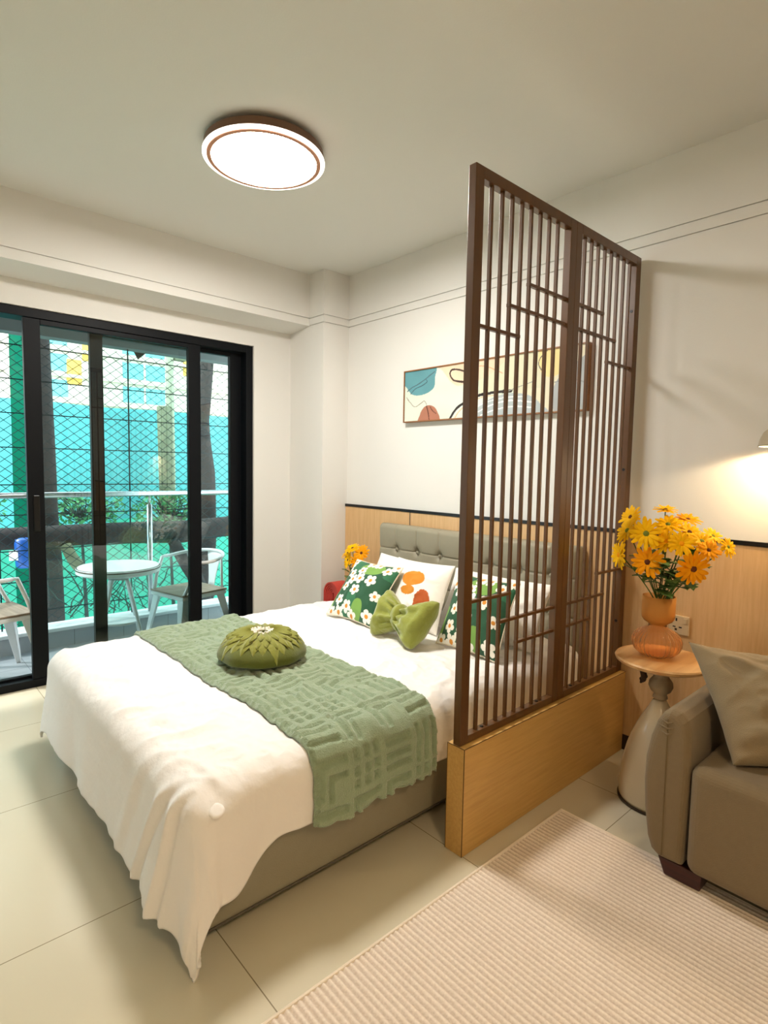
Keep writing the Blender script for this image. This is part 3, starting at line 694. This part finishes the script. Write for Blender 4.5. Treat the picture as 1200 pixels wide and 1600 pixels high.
for ring,(ra,rb,n_,wd,dz_) in enumerate(((.045,.176,24,.050,.006),(.045,.152,22,.040,.014),(.045,.126,20,.028,.021))):
    for i in range(n_):
        a=2*PI*(i+.5*(ring%2))/n_+random.uniform(-.04,.04); rb_=rb*random.uniform(.94,1.04); m=MB(); d=Vector((cos(a),sin(a),0)); s=Vector((-sin(a),cos(a),0)); lf=random.uniform(0,.005)
        def pf(u,v):
            q=v; w__=wd*(.28+.9*math.sin(min(1,q*1.05)*PI*.55)**1.5)*(1 if q<.62 else max(0.02,(1-q)/.38)**.8)
            r_=ra+(rb_-ra)*q; k_=2*u-1
            z=dome(r_/R0)+dz_+.010*(1-abs(k_))*(1-q*.4)+lf*q-.004*q*q-.010*max(0,(r_/R0-.80)/.20)**1.6
            return Vector((cx_,cy_,cz_+z))+d*r_+s*(k_*w__/2)
        obj('petal',m.grid(pf,4,10),OLVP,t,smooth=False,solid=.0022)
BEAD=mat('white_beads',(238,230,214),.5); m=MB(); mg=MB()
for i in range(90):
    a=random.random()*2*PI; r_=random.uniform(.026,.050); m.sphere((cx_+r_*cos(a),cy_+r_*sin(a),cz_+dome(r_/R0)+.020+random.uniform(0,.006)),.0062,nu=8,nv=6)
for i in range(26):
    a=random.random()*2*PI; r_=random.uniform(0,.026); mg.sphere((cx_+r_*cos(a),cy_+r_*sin(a),cz_+dome(r_/R0)+.020),.0065,nu=7,nv=5)
tag(obj('beaded_ring',m,BEAD,t,smooth=True),'white beaded ring'); obj('centre_tuft',mg,OLV,t,smooth=True)

# ------------------------------------------------------------------ nightstand, arch, vase
GW=mat('grey_nightstand',(132,128,114),.5,var=.05)
t=thing('nightstand','low grey nightstand between the corner pilaster and the bed','nightstand',(.21,-.18,0))
obj('carcass',MB().box(.02,-.335,.03,.368,-.02,.318),GW,t,bevel=.003); obj('top',MB().box(.012,-.345,.319,.375,-.018,.336),GW,t,bevel=.003)
obj('drawer',MB().box(.035,-.348,.18,.355,-.336,.305),GW,t,bevel=.002); obj('drawer',MB().box(.035,-.348,.045,.355,-.336,.17),GW,t,bevel=.002)
for x in (.05,.34):
    for y in (-.30,-.05): obj('foot',MB().box(x-.015,y-.015,0,x+.015,y+.015,.029),BLACKT,t)
COR=mat('coral_red',(196,66,56),.6,bump=.2,bscale=120)
m=MB()
for k in range(6):
    ro=.082-k*.0125; ri=ro-.0108; pts=[]
    for i in range(25): a=PI*i/24; pts.append((.166+ro*cos(a),.420+ro*sin(a)))
    pts=[(.166+ro,.338)]+pts+[(.166-ro,.338)]
    inn=[]
    for i in range(25): a=PI*i/24; inn.append((.166+ri*cos(a),.420+ri*sin(a)))
    inn=[(.166+ri,.338)]+inn+[(.166-ri,.338)]
    n=len(pts); vs=[]
    for yy in (-.26+.004*k,-.15-.004*k):
        vs+=[(p[0],yy,p[1]) for p in pts]+[(p[0],yy,p[1]) for p in inn]
    fs=[]
    for i in range(n-1):
        fs+=[(i,i+1,n+i+1,n+i),(2*n+i,3*n+i,3*n+i+1,2*n+i+1),(i,2*n+i,2*n+i+1,i+1),(n+i,n+i+1,3*n+i+1,3*n+i)]
    fs+=[(0,n,3*n,2*n),(n-1,3*n-1,4*n-1,2*n-1)]
    m.add(vs,fs)
tag(obj('arch_ornament',m,COR),'coral red ribbed arch ornament standing on the nightstand','ornament')
PET=mat('yellow_petal',(254,188,4),.6,var=.12,vscale=40,spec=.15); PETO=mat('orange_petal',(250,160,6),.6,var=.12,vscale=40,spec=.15)
DISC=mat('brown_disc',(92,44,12),.85); DISCG=mat('green_disc',(110,120,30),.8); STEM=mat('green_stem',(70,104,38),.6,var=.2,vscale=20); LEAF=mat('green_leaf',(104,134,66),.55,var=.25,vscale=20)
def flower(label,cat,c,d,base,R_=.045,pm=PET,dm=DISC,leafs=1,seed=0,group=None,cup=.25,mid=None):
    r=random.Random(seed+50); c=Vector(c); d=Vector(d).normalized(); base=Vector(base)
    t=thing('daisy_flower',label,'flower',tuple(base),group)
    u=d.orthogonal().normalized(); v=d.cross(u); m=MB()
    for lay,(n_,rr,cp) in enumerate(((15,1.0,cup),(11,.76,cup+.45))):
        for i in range(n_):
            a=2*PI*(i+.5*lay)/n_+r.uniform(-.10,.10); e1=u*cos(a)+v*sin(a); e2=-u*sin(a)+v*cos(a); l=R_*rr*r.uniform(.85,1.12); w_=l*.205; c_=cp+r.uniform(-.15,.2); 
            def pf(p,q):
                s=2*p-1; ww=w_*(.35+1.0*math.sin(q**.8*PI*.80)) if q<.9 else w_*.62
                rad=.10*R_+l*q
                return c+e1*(rad*cos(c_*.6))+d*(rad*sin(c_)*.5-.12*l*q*q+.04*l*(1-s*s)+.001*lay)+e2*(s*ww*.55)
            m.grid(pf,2,6)
    obj('petals',m,pm,t,smooth=True)
    q=MB(); K=14; vs=[c+d*R_*.16]; 
    for rr,h in ((.12,.15),(.2,.10),(.24,.02)): vs+=[c+d*R_*h+(u*cos(2*PI*i/K)+v*sin(2*PI*i/K))*R_*rr for i in range(K)]
    q.add(vs,[(0,1+i,1+(i+1)%K) for i in range(K)]+[(1+z*K+i,1+(z+1)*K+i,1+(z+1)*K+(i+1)%K,1+z*K+(i+1)%K) for z in range(2) for i in range(K)])
    obj('flower_centre',q,dm,t,smooth=True)
    mid=Vector(mid) if mid else base.lerp(c,.5)+Vector((0,0,.03)); P=[]
    for i in range(13):
        s=i/12; P.append(base*(1-s)**2+mid*2*s*(1-s)+(c-d*.004)*s*s)
    obj('stem',MB().tube(P,.0022,6),STEM,t,smooth=True)
    for k in range(leafs):
        i=r.randint(6,9); p=P[i]; dd=Vector((r.uniform(-1,1),r.uniform(-1,.3),r.uniform(.1,.9))).normalized(); sd=dd.cross(Vector((0,0,1))).normalized(); l=r.uniform(.06,.11); mm=MB()
        def lf(a_,b_):
            s=2*a_-1; w_=.62*l*math.sin(min(1,b_*1.02)*PI)**.7*(.55+.45*abs(math.sin(b_*PI*4.5)))+.0008
            return p+dd*(l*b_)+sd*(s*w_*.5)+Vector((0,0,-.25*l*b_*b_+.05*l*abs(s)))
        obj('leaf',mm.grid(lf,4,18),LEAF,t,smooth=True)
    return t
AMB2=mat('small_vase_glass',(214,150,80),.1,trans=.6)
tag(obj('small_vase',MB().lathe([(0,.337),(.035,.337),(.045,.37),(.04,.43),(.022,.47),(.026,.50),(.023,.50),(.019,.47),(.036,.43),(.041,.37),(.03,.343),(0,.343)],.35,-.20,28,cap=False),AMB2,smooth=True),'small amber vase on the nightstand behind the left daisy cushion','vase')
sm=[((.275,-.20,.712),(-.3,-.6,.7)),((.335,-.21,.750),(0,-.5,.9)),((.415,-.20,.728),(.5,-.7,.3)),((.315,-.23,.672),(-.2,-.9,.2)),((.395,-.22,.672),(.3,-.9,.1))]
sl=['yellow flower at the far left of the small bunch on the nightstand','topmost yellow flower of the small bunch on the nightstand','orange flower at the far right of the small bunch on the nightstand','lowest yellow flower at the left of the small bunch on the nightstand','orange flower low at the right of the small bunch on the nightstand']
for i,(c,d) in enumerate(sm): flower(sl[i],'flower',c,d,(.35+.004*(i-2),-.20,.36),.050,(PET,PETO)[i in(2,4)],DISC,2,i,'flowers in the small nightstand vase')

# ------------------------------------------------------------------ side table and amber vase
TW=wood('round_tabletop_wood',(186,124,60),(246,208,150),'Y',rough=.35,scale=.9,coat=.3)
CER=mat('cream_glazed_ceramic',(214,200,172),.22,coat=.6,var=.05)
STN=mat('greige_turned_wood',(168,150,122),.6,var=.12,vscale=20,bump=.2,bscale=50)
TX,TY=2.372,-.318; TZ=.572
t=thing('side_table','small round wooden side table on a glazed cream pear-shaped base, between screen and sofa','side table',(TX,TY,0))
obj('tabletop',MB().lathe([(0,TZ-.022),(.155,TZ-.022),(.166,TZ-.016),(.170,TZ-.006),(.166,TZ),(0,TZ)],TX,TY,64,cap=False),TW,t,smooth=False)
obj('collar',MB().lathe([(0,TZ-.023),(.055,TZ-.023),(.052,TZ-.035),(.030,TZ-.055),(.024,TZ-.066),(.030,TZ-.078),(.042,TZ-.095),(.044,TZ-.112),(.036,TZ-.130),(.022,TZ-.142),(.026,TZ-.150),(.027,TZ-.158),(.02,TZ-.164),(0,TZ-.166)],TX,TY,36,cap=False),STN,t,smooth=True)
prof=[(0,.006),(.128,.006),(.133,.02),(.134,.06),(.130,.11),(.122,.16),(.110,.21),(.094,.26),(.076,.305),(.056,.345),(.038,.378),(.026,.402),(0,.406)]
obj('base',MB().lathe(prof,TX,TY,48,cap=False),CER,t,smooth=True)
obj('base_rim',MB().lathe([(.118,.001),(.136,.001),(.137,.009),(.118,.009)],TX,TY,48,cap=False),mat('dark_rim',(60,48,34),.5),t)
m=MB(); 
for k in range(5):
    a=k*.5; m.tube([(TX-.052+.007*sin(q*1.7+a),TY-.040+.009*cos(q*2.1+a*2),TZ-.026-.013*q) for q in range(7)],[.004,.008,.010,.010,.010,.008,.004],6)
obj('woven_tassel',m,mat('dark_wicker',(74,54,38),.8),t,smooth=True)
AG,nt,N,L,b=newmat('amber_glass')
b.inputs['Base Color'].default_value=lin((255,224,184)); b.inputs['Roughness'].default_value=.03; b.inputs['Transmission Weight'].default_value=.92; b.inputs['IOR'].default_value=1.18
AF=mat('amber_frosted_glass',(232,162,82),.4,trans=.35,ior=1.2)
VX,VY,VZ=2.345,-.312,TZ+.0006
t=thing('amber_vase','amber glass vase with ribbed round belly and straight collar, on the round side table','vase',(VX,VY,VZ))
z=VZ
bel=[(.0,.0),(.046,.0),(.062,.008),(.078,.025),(.086,.045),(.087,.060),(.082,.078),(.068,.096),(.048,.108),(.034,.116),(.032,.124)]
inn=[(r_-.0035 if r_>.01 else r_,zz+(.004 if zz<.02 else 0)) for r_,zz in bel]
prof=[(r_,z+zz) for r_,zz in bel]+[(r_,z+zz) for r_,zz in reversed(inn)]
obj('belly',MB().lathe(prof,VX,VY,240,ribs=30,ribamp=.05,ribz=(z+.006,z+.110),cap=False),AG,t,smooth=True)
col=[(.032,.1245),(.036,.130),(.050,.138),(.058,.150),(.0595,.165),(.0595,.236),(.0565,.236),(.0565,.165),(.054,.152),(.046,.143),(.033,.134),(.029,.1245)]
obj('collar',MB().lathe([(r_,z+zz) for r_,zz in col],VX,VY,64,cap=False),AF,t,smooth=True)
cen=Vector((2.37,-.33,.98)); base=Vector((VX,VY,z+.142))
FL=[((2.232,-.34,1.106),PET,DISC,.046,'sunflower-yellow bloom at the upper left of the side table bouquet, facing the screen',(-.3,-.8,.45)),
((2.25,-.40,1.058),PET,DISCG,.050,'full yellow bloom below the upper left one in the side table bouquet',(-.35,-.8,.5)),
((2.334,-.43,1.056),PET,DISCG,.056,'large yellow bloom with a green centre in the middle left of the side table bouquet',(.15,-1,.25)),
((2.203,-.36,.954),PET,PETO,.052,'golden bloom furthest left in the side table bouquet, facing the slats',(-.55,-.8,.0)),
((2.34,-.42,.95),PETO,DISC,.054,'golden bloom with a dark brown centre low at the left, above the vase collar',(.15,-1,.12)),
((2.334,-.27,1.139),PET,DISC,.044,'topmost yellow bloom of the side table bouquet, seen from the side',(.1,-.15,1)),
((2.37,-.33,1.087),PET,DISCG,.048,'yellow bloom just below the topmost one in the side table bouquet',(.2,-.6,.8)),
((2.407,-.24,1.105),PETO,DISC,.046,'orange bloom at the upper right of the side table bouquet, seen from the side',(.25,-.25,.95)),
((2.439,-.31,1.064),PET,DISC,.044,'yellow bloom just below the upper right orange one in the side table bouquet',(.5,-.5,.7)),
((2.397,-.40,1.032),PET,PETO,.046,'yellow bloom at the very centre of the side table bouquet',(.1,-.9,.5)),
((2.455,-.42,1.031),PET,PETO,.046,'golden bloom just right of the centre of the side table bouquet',(.5,-.8,.4)),
((2.5,-.36,1.04),PET,DISCG,.042,'yellow bloom at the middle right of the side table bouquet, over the wood panelling edge',(.6,-.5,.6)),
((2.51,-.28,1.054),PET,DISCG,.038,'small yellow bloom near the right end, upper of the two outermost blooms',(.7,-.3,.7)),
((2.564,-.29,1.021),PET,DISCG,.036,'small yellow bloom furthest right in the side table bouquet',(.9,-.3,.4)),
((2.528,-.37,1.012),PETO,DISC,.038,'small deep orange bloom at the lower right in the side table bouquet',(.5,-.7,.5)),
((2.498,-.42,.947),PETO,DISC,.058,'large orange bloom lowest at the right, hanging beside the vase',(.75,-.65,-.1))]
for i,(c,pm,dm,R_,lab,d) in enumerate(FL):
    a=2*PI*i/16; bs=base+Vector((.024*cos(a),.024*sin(a),0)); neck=Vector((VX+.022*cos(math.atan2(c[1]-VY,c[0]-VX)),VY+.022*sin(math.atan2(c[1]-VY,c[0]-VX)),z+.20))
    flower(lab,'flower',c,d,bs,R_,pm,dm,4 if i%2 else 3,i+20,'yellow flowers in the amber vase',mid=neck+Vector((0,0,.06)))

# ------------------------------------------------------------------ sofa
SOF=mat('taupe_sofa_fabric',(124,106,78),.8,var=.06,vscale=60,bump=.25,bscale=420,sheen=.15)
SEAM=mat('sofa_seam',(70,52,32),.8)
t=thing('sofa','taupe fabric sofa with slim curved arms at the right edge, against the wood panelling','sofa',(3.4,-.4,0))
arm=[(2.560,.070),(2.535,.085),(2.522,.12),(2.509,.21),(2.503,.30),(2.505,.38),(2.517,.45),(2.534,.505),(2.553,.538),(2.578,.553),(2.605,.550),(2.625,.532),(2.636,.49),(2.640,.40),(2.637,.24),(2.633,.10),(2.630,.072)]
def armmesh(poly,ya,yb,flip=None):
    # rounded front edge by insetting successive sections
    cxm=sum(p[0] for p in poly)/len(poly); czm=sum(p[1] for p in poly)/len(poly); m=MB(); n=len(poly)
    secs=[(ya+.026*(1-sin(a)),.024*(1-cos(a))) for a in [PI/2*(5-k)/5 for k in range(6)]]
    vs=[]
    for (y,ins) in secs+[(yb,0)]:
        for (x,z_) in poly:
            dx,dz=x-cxm,z_-czm; vs.append((cxm+dx*(1-ins_f(ins,dx)),y,czm+dz*(1-ins_f(ins,dz))))
    fs=[tuple(range(n))]
    for k in range(len(secs)): fs+=[(k*n+i,(k+1)*n+i,(k+1)*n+(i+1)%n,k*n+(i+1)%n) for i in range(n)]
    fs.append(tuple(len(secs)*n+i for i in range(n-1,-1,-1)))
    return m.add(vs,fs)
def ins_f(ins,d): return min(.9,ins/max(abs(d),.03))*.999 if ins else 0
obj('arm',armmesh(arm,-.762,-.03),SOF,t,smooth=False,bevel=.004,seg=2)
obj('arm_seam',MB().tube([(2.574,-.7630,.085),(2.573,-.7632,.3),(2.572,-.7630,.525)],.0011,5),mat('arm_seam_thread',(112,92,60),.8),t)
for k,(z_,w_) in enumerate(((.515,.022),(.498,.028),(.479,.020))):
    obj('arm_crease',MB().tube([(2.570-w_,-.7605,z_+.004),(2.572,-.7640,z_-.003),(2.572+w_*.8,-.7605,z_+.005)],[.001,.0035,.001],8),SOF,t,smooth=True)
m=MB().box(2.642,-.770,.068,4.75,-.235,.410)
obj('seat',m,SOF,t,bevel=.035,seg=6)
obj('backrest',MB().box(2.645,-.232,.068,4.75,-.03,.60),SOF,t,bevel=.05,seg=6)
obj('arm',MB().box(4.755,-.762,.068,4.89,-.03,.553),SOF,t,bevel=.04,seg=5)
DKW=wood('dark_sofa_leg_wood',(52,18,14),(74,28,20),'X',rough=.4)
for x0,x1 in ((2.556,2.685),(4.70,4.83)):
    for ya,yb in ((-.742,-.66),(-.12,-.04)):
        obj('leg',MB().hexa([(x0+.02,ya+.004,.0125),(x1-.004,ya+.004,.0125),(x1-.004,yb,.0125),(x0+.02,yb,.0125),(x0,ya,.067),(x1,ya,.067),(x1,yb,.067),(x0,yb,.067)]),DKW,t,bevel=.003)
SOFP=mat('taupe_pillow_fabric',(142,124,94),.85,var=.05,vscale=60,bump=.3,bscale=380,sheen=.15)
def flop(s,q):
    return Vector((0,0,-.02*max(0,q)*(1-s*s)))
pillow_thing('sofa_cushion','large taupe square cushion leaning in the left corner of the sofa','cushion',(2.735,-.690,.418),(3.085,-.42,.418),(2.545,-.555,.722),.25,SOFP,None,100,seed=9,wr=.022,ws=11,pinch=.06,flop=flop)

# ------------------------------------------------------------------ ceiling lamp
LX,LY=1.03,-1.278
LB=mat('lamp_brown_metal',(118,88,70),.45,.3)
t=thing('ceiling_lamp','round flush ceiling lamp with a brown metal side and a glowing white ring and disc','ceiling lamp',(LX,LY,HC))
H0=HC-.018; H1=HC-.052
obj('mounting_plate',MB().lathe([(0,HC-.001),(.19,HC-.001),(.19,H0),(0,H0)],LX,LY,64,cap=False),LB,t)
obj('body',MB().lathe([(0,H0-.0005),(.243,H0-.0005),(.246,H0-.004),(.2465,H1+.006),(.249,H1+.004),(.249,H1),(.2,H1),(0,H1)],LX,LY,96,cap=False),LB,t,smooth=False)
obj('light_ring',MB().lathe([(.2495,H1-.0005),(.2515,H1-.004),(.2515,H1-.009),(.248,H1-.011),(.2345,H1-.011),(.234,H1-.0005)],LX,LY,96,cap=False),emis('lamp_ring_glow',(255,246,232),1.6),t,smooth=False)
obj('inner_lip',MB().lathe([(.2335,H1-.001),(.2335,H1-.0138),(.2170,H1-.0138),(.2170,H1-.001)],LX,LY,96,cap=False),mat('pinkish_lip',(206,150,124),.7),t,smooth=False)
obj('diffuser',MB().lathe([(.2165,H1-.001),(.2160,H1-.009),(.20,H1-.0105),(0,H1-.011)],LX,LY,96,cap=False),emis('lamp_disc_glow',(255,250,243),E_DISC),t,smooth=True)
# second lamp of the same make over the living side of the room
t=thing('ceiling_lamp','round flush ceiling lamp over the living side, behind the camera and out of the view','ceiling lamp',(4.25,-2.5,HC))
obj('body',MB().lathe([(0,HC-.001),(.225,HC-.001),(.238,HC-.050),(.238,HC-.080),(0,HC-.080)],4.25,-2.5,64,cap=False),LB,t)
obj('diffuser',MB().lathe([(.209,HC-.081),(.209,HC-.087),(0,HC-.0895)],4.25,-2.5,64,cap=False),emis('lamp_warm_glow',(255,220,172),E_DISC2),t)

# ------------------------------------------------------------------ wall sconce
WXs,WYs=2.672,-.125
t=thing('wall_sconce','cream dome wall lamp cut off by the right edge of the view, above the sofa','wall lamp',(WXs,0,1.42))
SH=mat('cream_shade',(206,192,168),.4)
obj('shade',MB().lathe([(.075,1.386),(.0755,1.390),(.072,1.410),(.062,1.435),(.045,1.452),(.02,1.462),(0,1.464)],WXs,WYs,48,cap=False),SH,t,smooth=True,solid=.0015,soff=0)
obj('shade_rim',MB().tube([(WXs+.0755*cos(2*PI*i/40),WYs+.0755*sin(2*PI*i/40),1.386) for i in range(40)],.0025,8,closed=True),mat('polished_rim',(235,230,215),.2,.6),t,smooth=True)
obj('arm',MB().tube([(WXs,WYs,1.464),(WXs,WYs,1.50),(WXs,-.10,1.52),(WXs,-.02,1.52)],.006,10),SH,t,smooth=True)
obj('wall_plate',MB().tube([(WXs,-.001,1.52),(WXs,-.020,1.52)],.04,28),SH,t)
obj('bulb',MB().sphere((WXs,WYs,1.428),.016),emis('bulb_glow',(255,226,180),20),t,smooth=True)

# ------------------------------------------------------------------ painting
A0,A1,B0,B1=.607,1.850,1.572,1.8885
def inpoly(x,z,P):
    c=False; n=len(P); j=n-1
    for i in range(n):
        if (P[i][1]>z)!=(P[j][1]>z) and x<(P[j][0]-P[i][0])*(z-P[i][1])/(P[j][1]-P[i][1])+P[i][0]: c=not c
        j=i
    return c
def near(x,z,P,w_):
    for i in range(len(P)-1):
        ax,az=P[i];bx,bz=P[i+1]; dx,dz=bx-ax,bz-az; t_=max(0,min(1,((x-ax)*dx+(z-az)*dz)/(dx*dx+dz*dz+1e-9)))
        if (x-ax-t_*dx)**2+(z-az-t_*dz)**2<w_*w_: return True
    return False
def sm(P,closed=True,k=5):
    n=len(P); o=[]
    rng=range(n) if closed else range(n-1)
    for i in rng:
        p0=P[(i-1)%n] if closed or i>0 else P[i]; p1=P[i]; p2=P[(i+1)%n]; p3=P[(i+2)%n] if closed or i+2<n else P[(i+1)%n]
        for q in range(k):
            t_=q/k; o.append(tuple(.5*((2*p1[c])+(-p0[c]+p2[c])*t_+(2*p0[c]-5*p1[c]+4*p2[c]-p3[c])*t_*t_+(-p0[c]+3*p1[c]-3*p2[c]+p3[c])*t_**3) for c in (0,1)))
    if not closed: o.append(P[-1])
    return o
SHP=[((236,206,176),sm([(.915,1.90),(.93,1.86),(.957,1.829),(.999,1.786),(1.057,1.760),(1.12,1.775),(1.19,1.775),(1.27,1.80),(1.347,1.845),(1.375,1.90)])),
((238,214,150) ,sm([(1.60,1.90),(1.58,1.85),(1.594,1.786),(1.64,1.75),(1.70,1.76),(1.74,1.83),(1.74,1.90)])),
((92,148,156),sm([(.615,1.90),(.60,1.82),(.627,1.785),(.66,1.75),(.708,1.733),(.791,1.737),(.858,1.769),(.866,1.83),(.858,1.90)])),
((176,116,92),sm([(.738,1.56),(.745,1.61),(.77,1.648),(.806,1.664),(.85,1.658),(.885,1.63),(.905,1.56)])),
((176,186,188),sm([(1.17,1.55),(1.20,1.625),(1.27,1.662),(1.36,1.684),(1.44,1.686),(1.53,1.668),(1.60,1.62),(1.63,1.55)])),
((172,176,176),sm([(1.70,1.55),(1.672,1.62),(1.668,1.68),(1.70,1.74),(1.75,1.785),(1.80,1.812),(1.87,1.83),(1.88,1.6),(1.87,1.55)]))]
LN=[((74,104,112),sm([(.632,1.765),(.67,1.785),(.72,1.80),(.78,1.825),(.83,1.85),(.862,1.865)],False),.004),
((62,92,102),sm([(.66,1.745),(.70,1.775),(.76,1.79),(.80,1.81),(.79,1.825)],False),.003),
((60,40,30),sm([(1.10,1.838),(1.05,1.855),(1.00,1.860),(.985,1.835),(1.01,1.800),(1.06,1.785),(1.12,1.775)],False),.006),
((150,130,110),sm([(.625,1.725),(.66,1.69),(.70,1.662),(.75,1.68),(.78,1.693),(.80,1.67)],False),.0025),
((96,50,36),sm([(.80,1.66),(.815,1.62),(.825,1.57)],False),.004),((96,50,36),sm([(.83,1.655),(.85,1.63),(.88,1.61)],False),.003),
((40,30,26),sm([(.985,1.56),(1.03,1.62),(1.09,1.655),(1.19,1.69),(1.30,1.700),(1.42,1.70)],False),.009),
((226,190,150),sm([(1.02,1.56),(1.06,1.61),(1.12,1.648),(1.22,1.680),(1.33,1.686)],False),.004),
((150,150,140),sm([(1.40,1.70),(1.46,1.715),(1.55,1.735)],False),.0025),
((110,106,96),sm([(1.63,1.885),(1.59,1.85),(1.583,1.82),(1.60,1.79)],False),.003),
((238,240,236),sm([(1.20,1.60),(1.30,1.635),(1.42,1.648),(1.55,1.63)],False),.004),((238,240,236),sm([(1.22,1.58),(1.32,1.605),(1.44,1.615),(1.56,1.60)],False),.0035),
((238,240,236),sm([(1.19,1.63),(1.28,1.655),(1.40,1.668),(1.50,1.662)],False),.003),
((150,152,150),sm([(1.68,1.72),(1.75,1.73),(1.80,1.72),(1.85,1.70)],False),.003),
((214,160,120),sm([(1.19,1.86),(1.25,1.85),(1.32,1.82),(1.36,1.80)],False),.003)]
def paint(u,v):
    x=A0+(A1-A0)*u; z=B0+(B1-B0)*v
    k=nz(x*3,z*5,1,1.5); c=(214+8*k,222+4*k,208+10*k)
    if x>1.45: c=(226,218,190)
    if 1.20<x<1.62 and z>1.70: c=(218+6*k,214,184)
    for col,P in SHP:
        if inpoly(x,z,P): c=tuple(q*(1+.05*nz(x*9,z*9,3)) for q in col)
    for col,P,w_ in LN:
        if near(x,z,P,w_*(.8+.5*abs(nz(x*12,z*12)))): c=col
    return c
t=thing('framed_painting','long abstract painting in a thin wooden frame hanging above the headboard','painting',((A0+A1)/2,-.001,1.73))
obj('canvas',MB().grid(lambda u,v:(A0+.004+(A1-A0-.008)*u,-.0275,B0+.004+(B1-B0-.008)*v),420,108,paint),vcol('canvas_paint',rough=.7,bump=.25,bscale=90,sheen=0),t)
FRM=wood('painting_frame_wood',(128,80,36),(156,102,52),'X',rough=.4)
obj('frame',MB().box(A0-.002,-.034,B0-.002,A0+.005,-.001,B1+.002).box(A1-.005,-.034,B0-.002,A1+.002,-.001,B1+.002).box(A0+.005,-.034,B0-.002,A1-.005,-.001,B0+.005).box(A0+.005,-.034,B1-.005,A1-.005,-.001,B1+.002),FRM,t)
obj('backing',MB().box(A0+.006,-.026,B0+.006,A1-.006,-.0015,B1-.006),mat('backing_board',(120,96,70),.8),t)

# ------------------------------------------------------------------ wall socket
t=thing('wall_socket','square beige switched socket on the wood panelling behind the amber vase','socket',(2.316,-.0125,.636))
SK=mat('beige_plastic',(206,184,148),.35); DK=mat('socket_slot',(30,24,20),.6)
obj('plate',MB().box(2.275,-.022,.595,2.357,-.0125,.677),SK,t,bevel=.003)
for x0,z0,w_,h_ in ((2.303,.652,.006,.013),(2.292,.625,.012,.005),(2.317,.625,.012,.005),(2.301,.612,.009,.009)):
    obj('slot',MB().box(x0,-.0228,z0,x0+w_,-.0222,z0+h_),DK,t)
obj('rocker_switch',MB().box(2.336,-.0265,.645,2.348,-.0221,.668),SK,t,bevel=.001)
for o in D.objects:
    if '_o' in o: del o['_o']
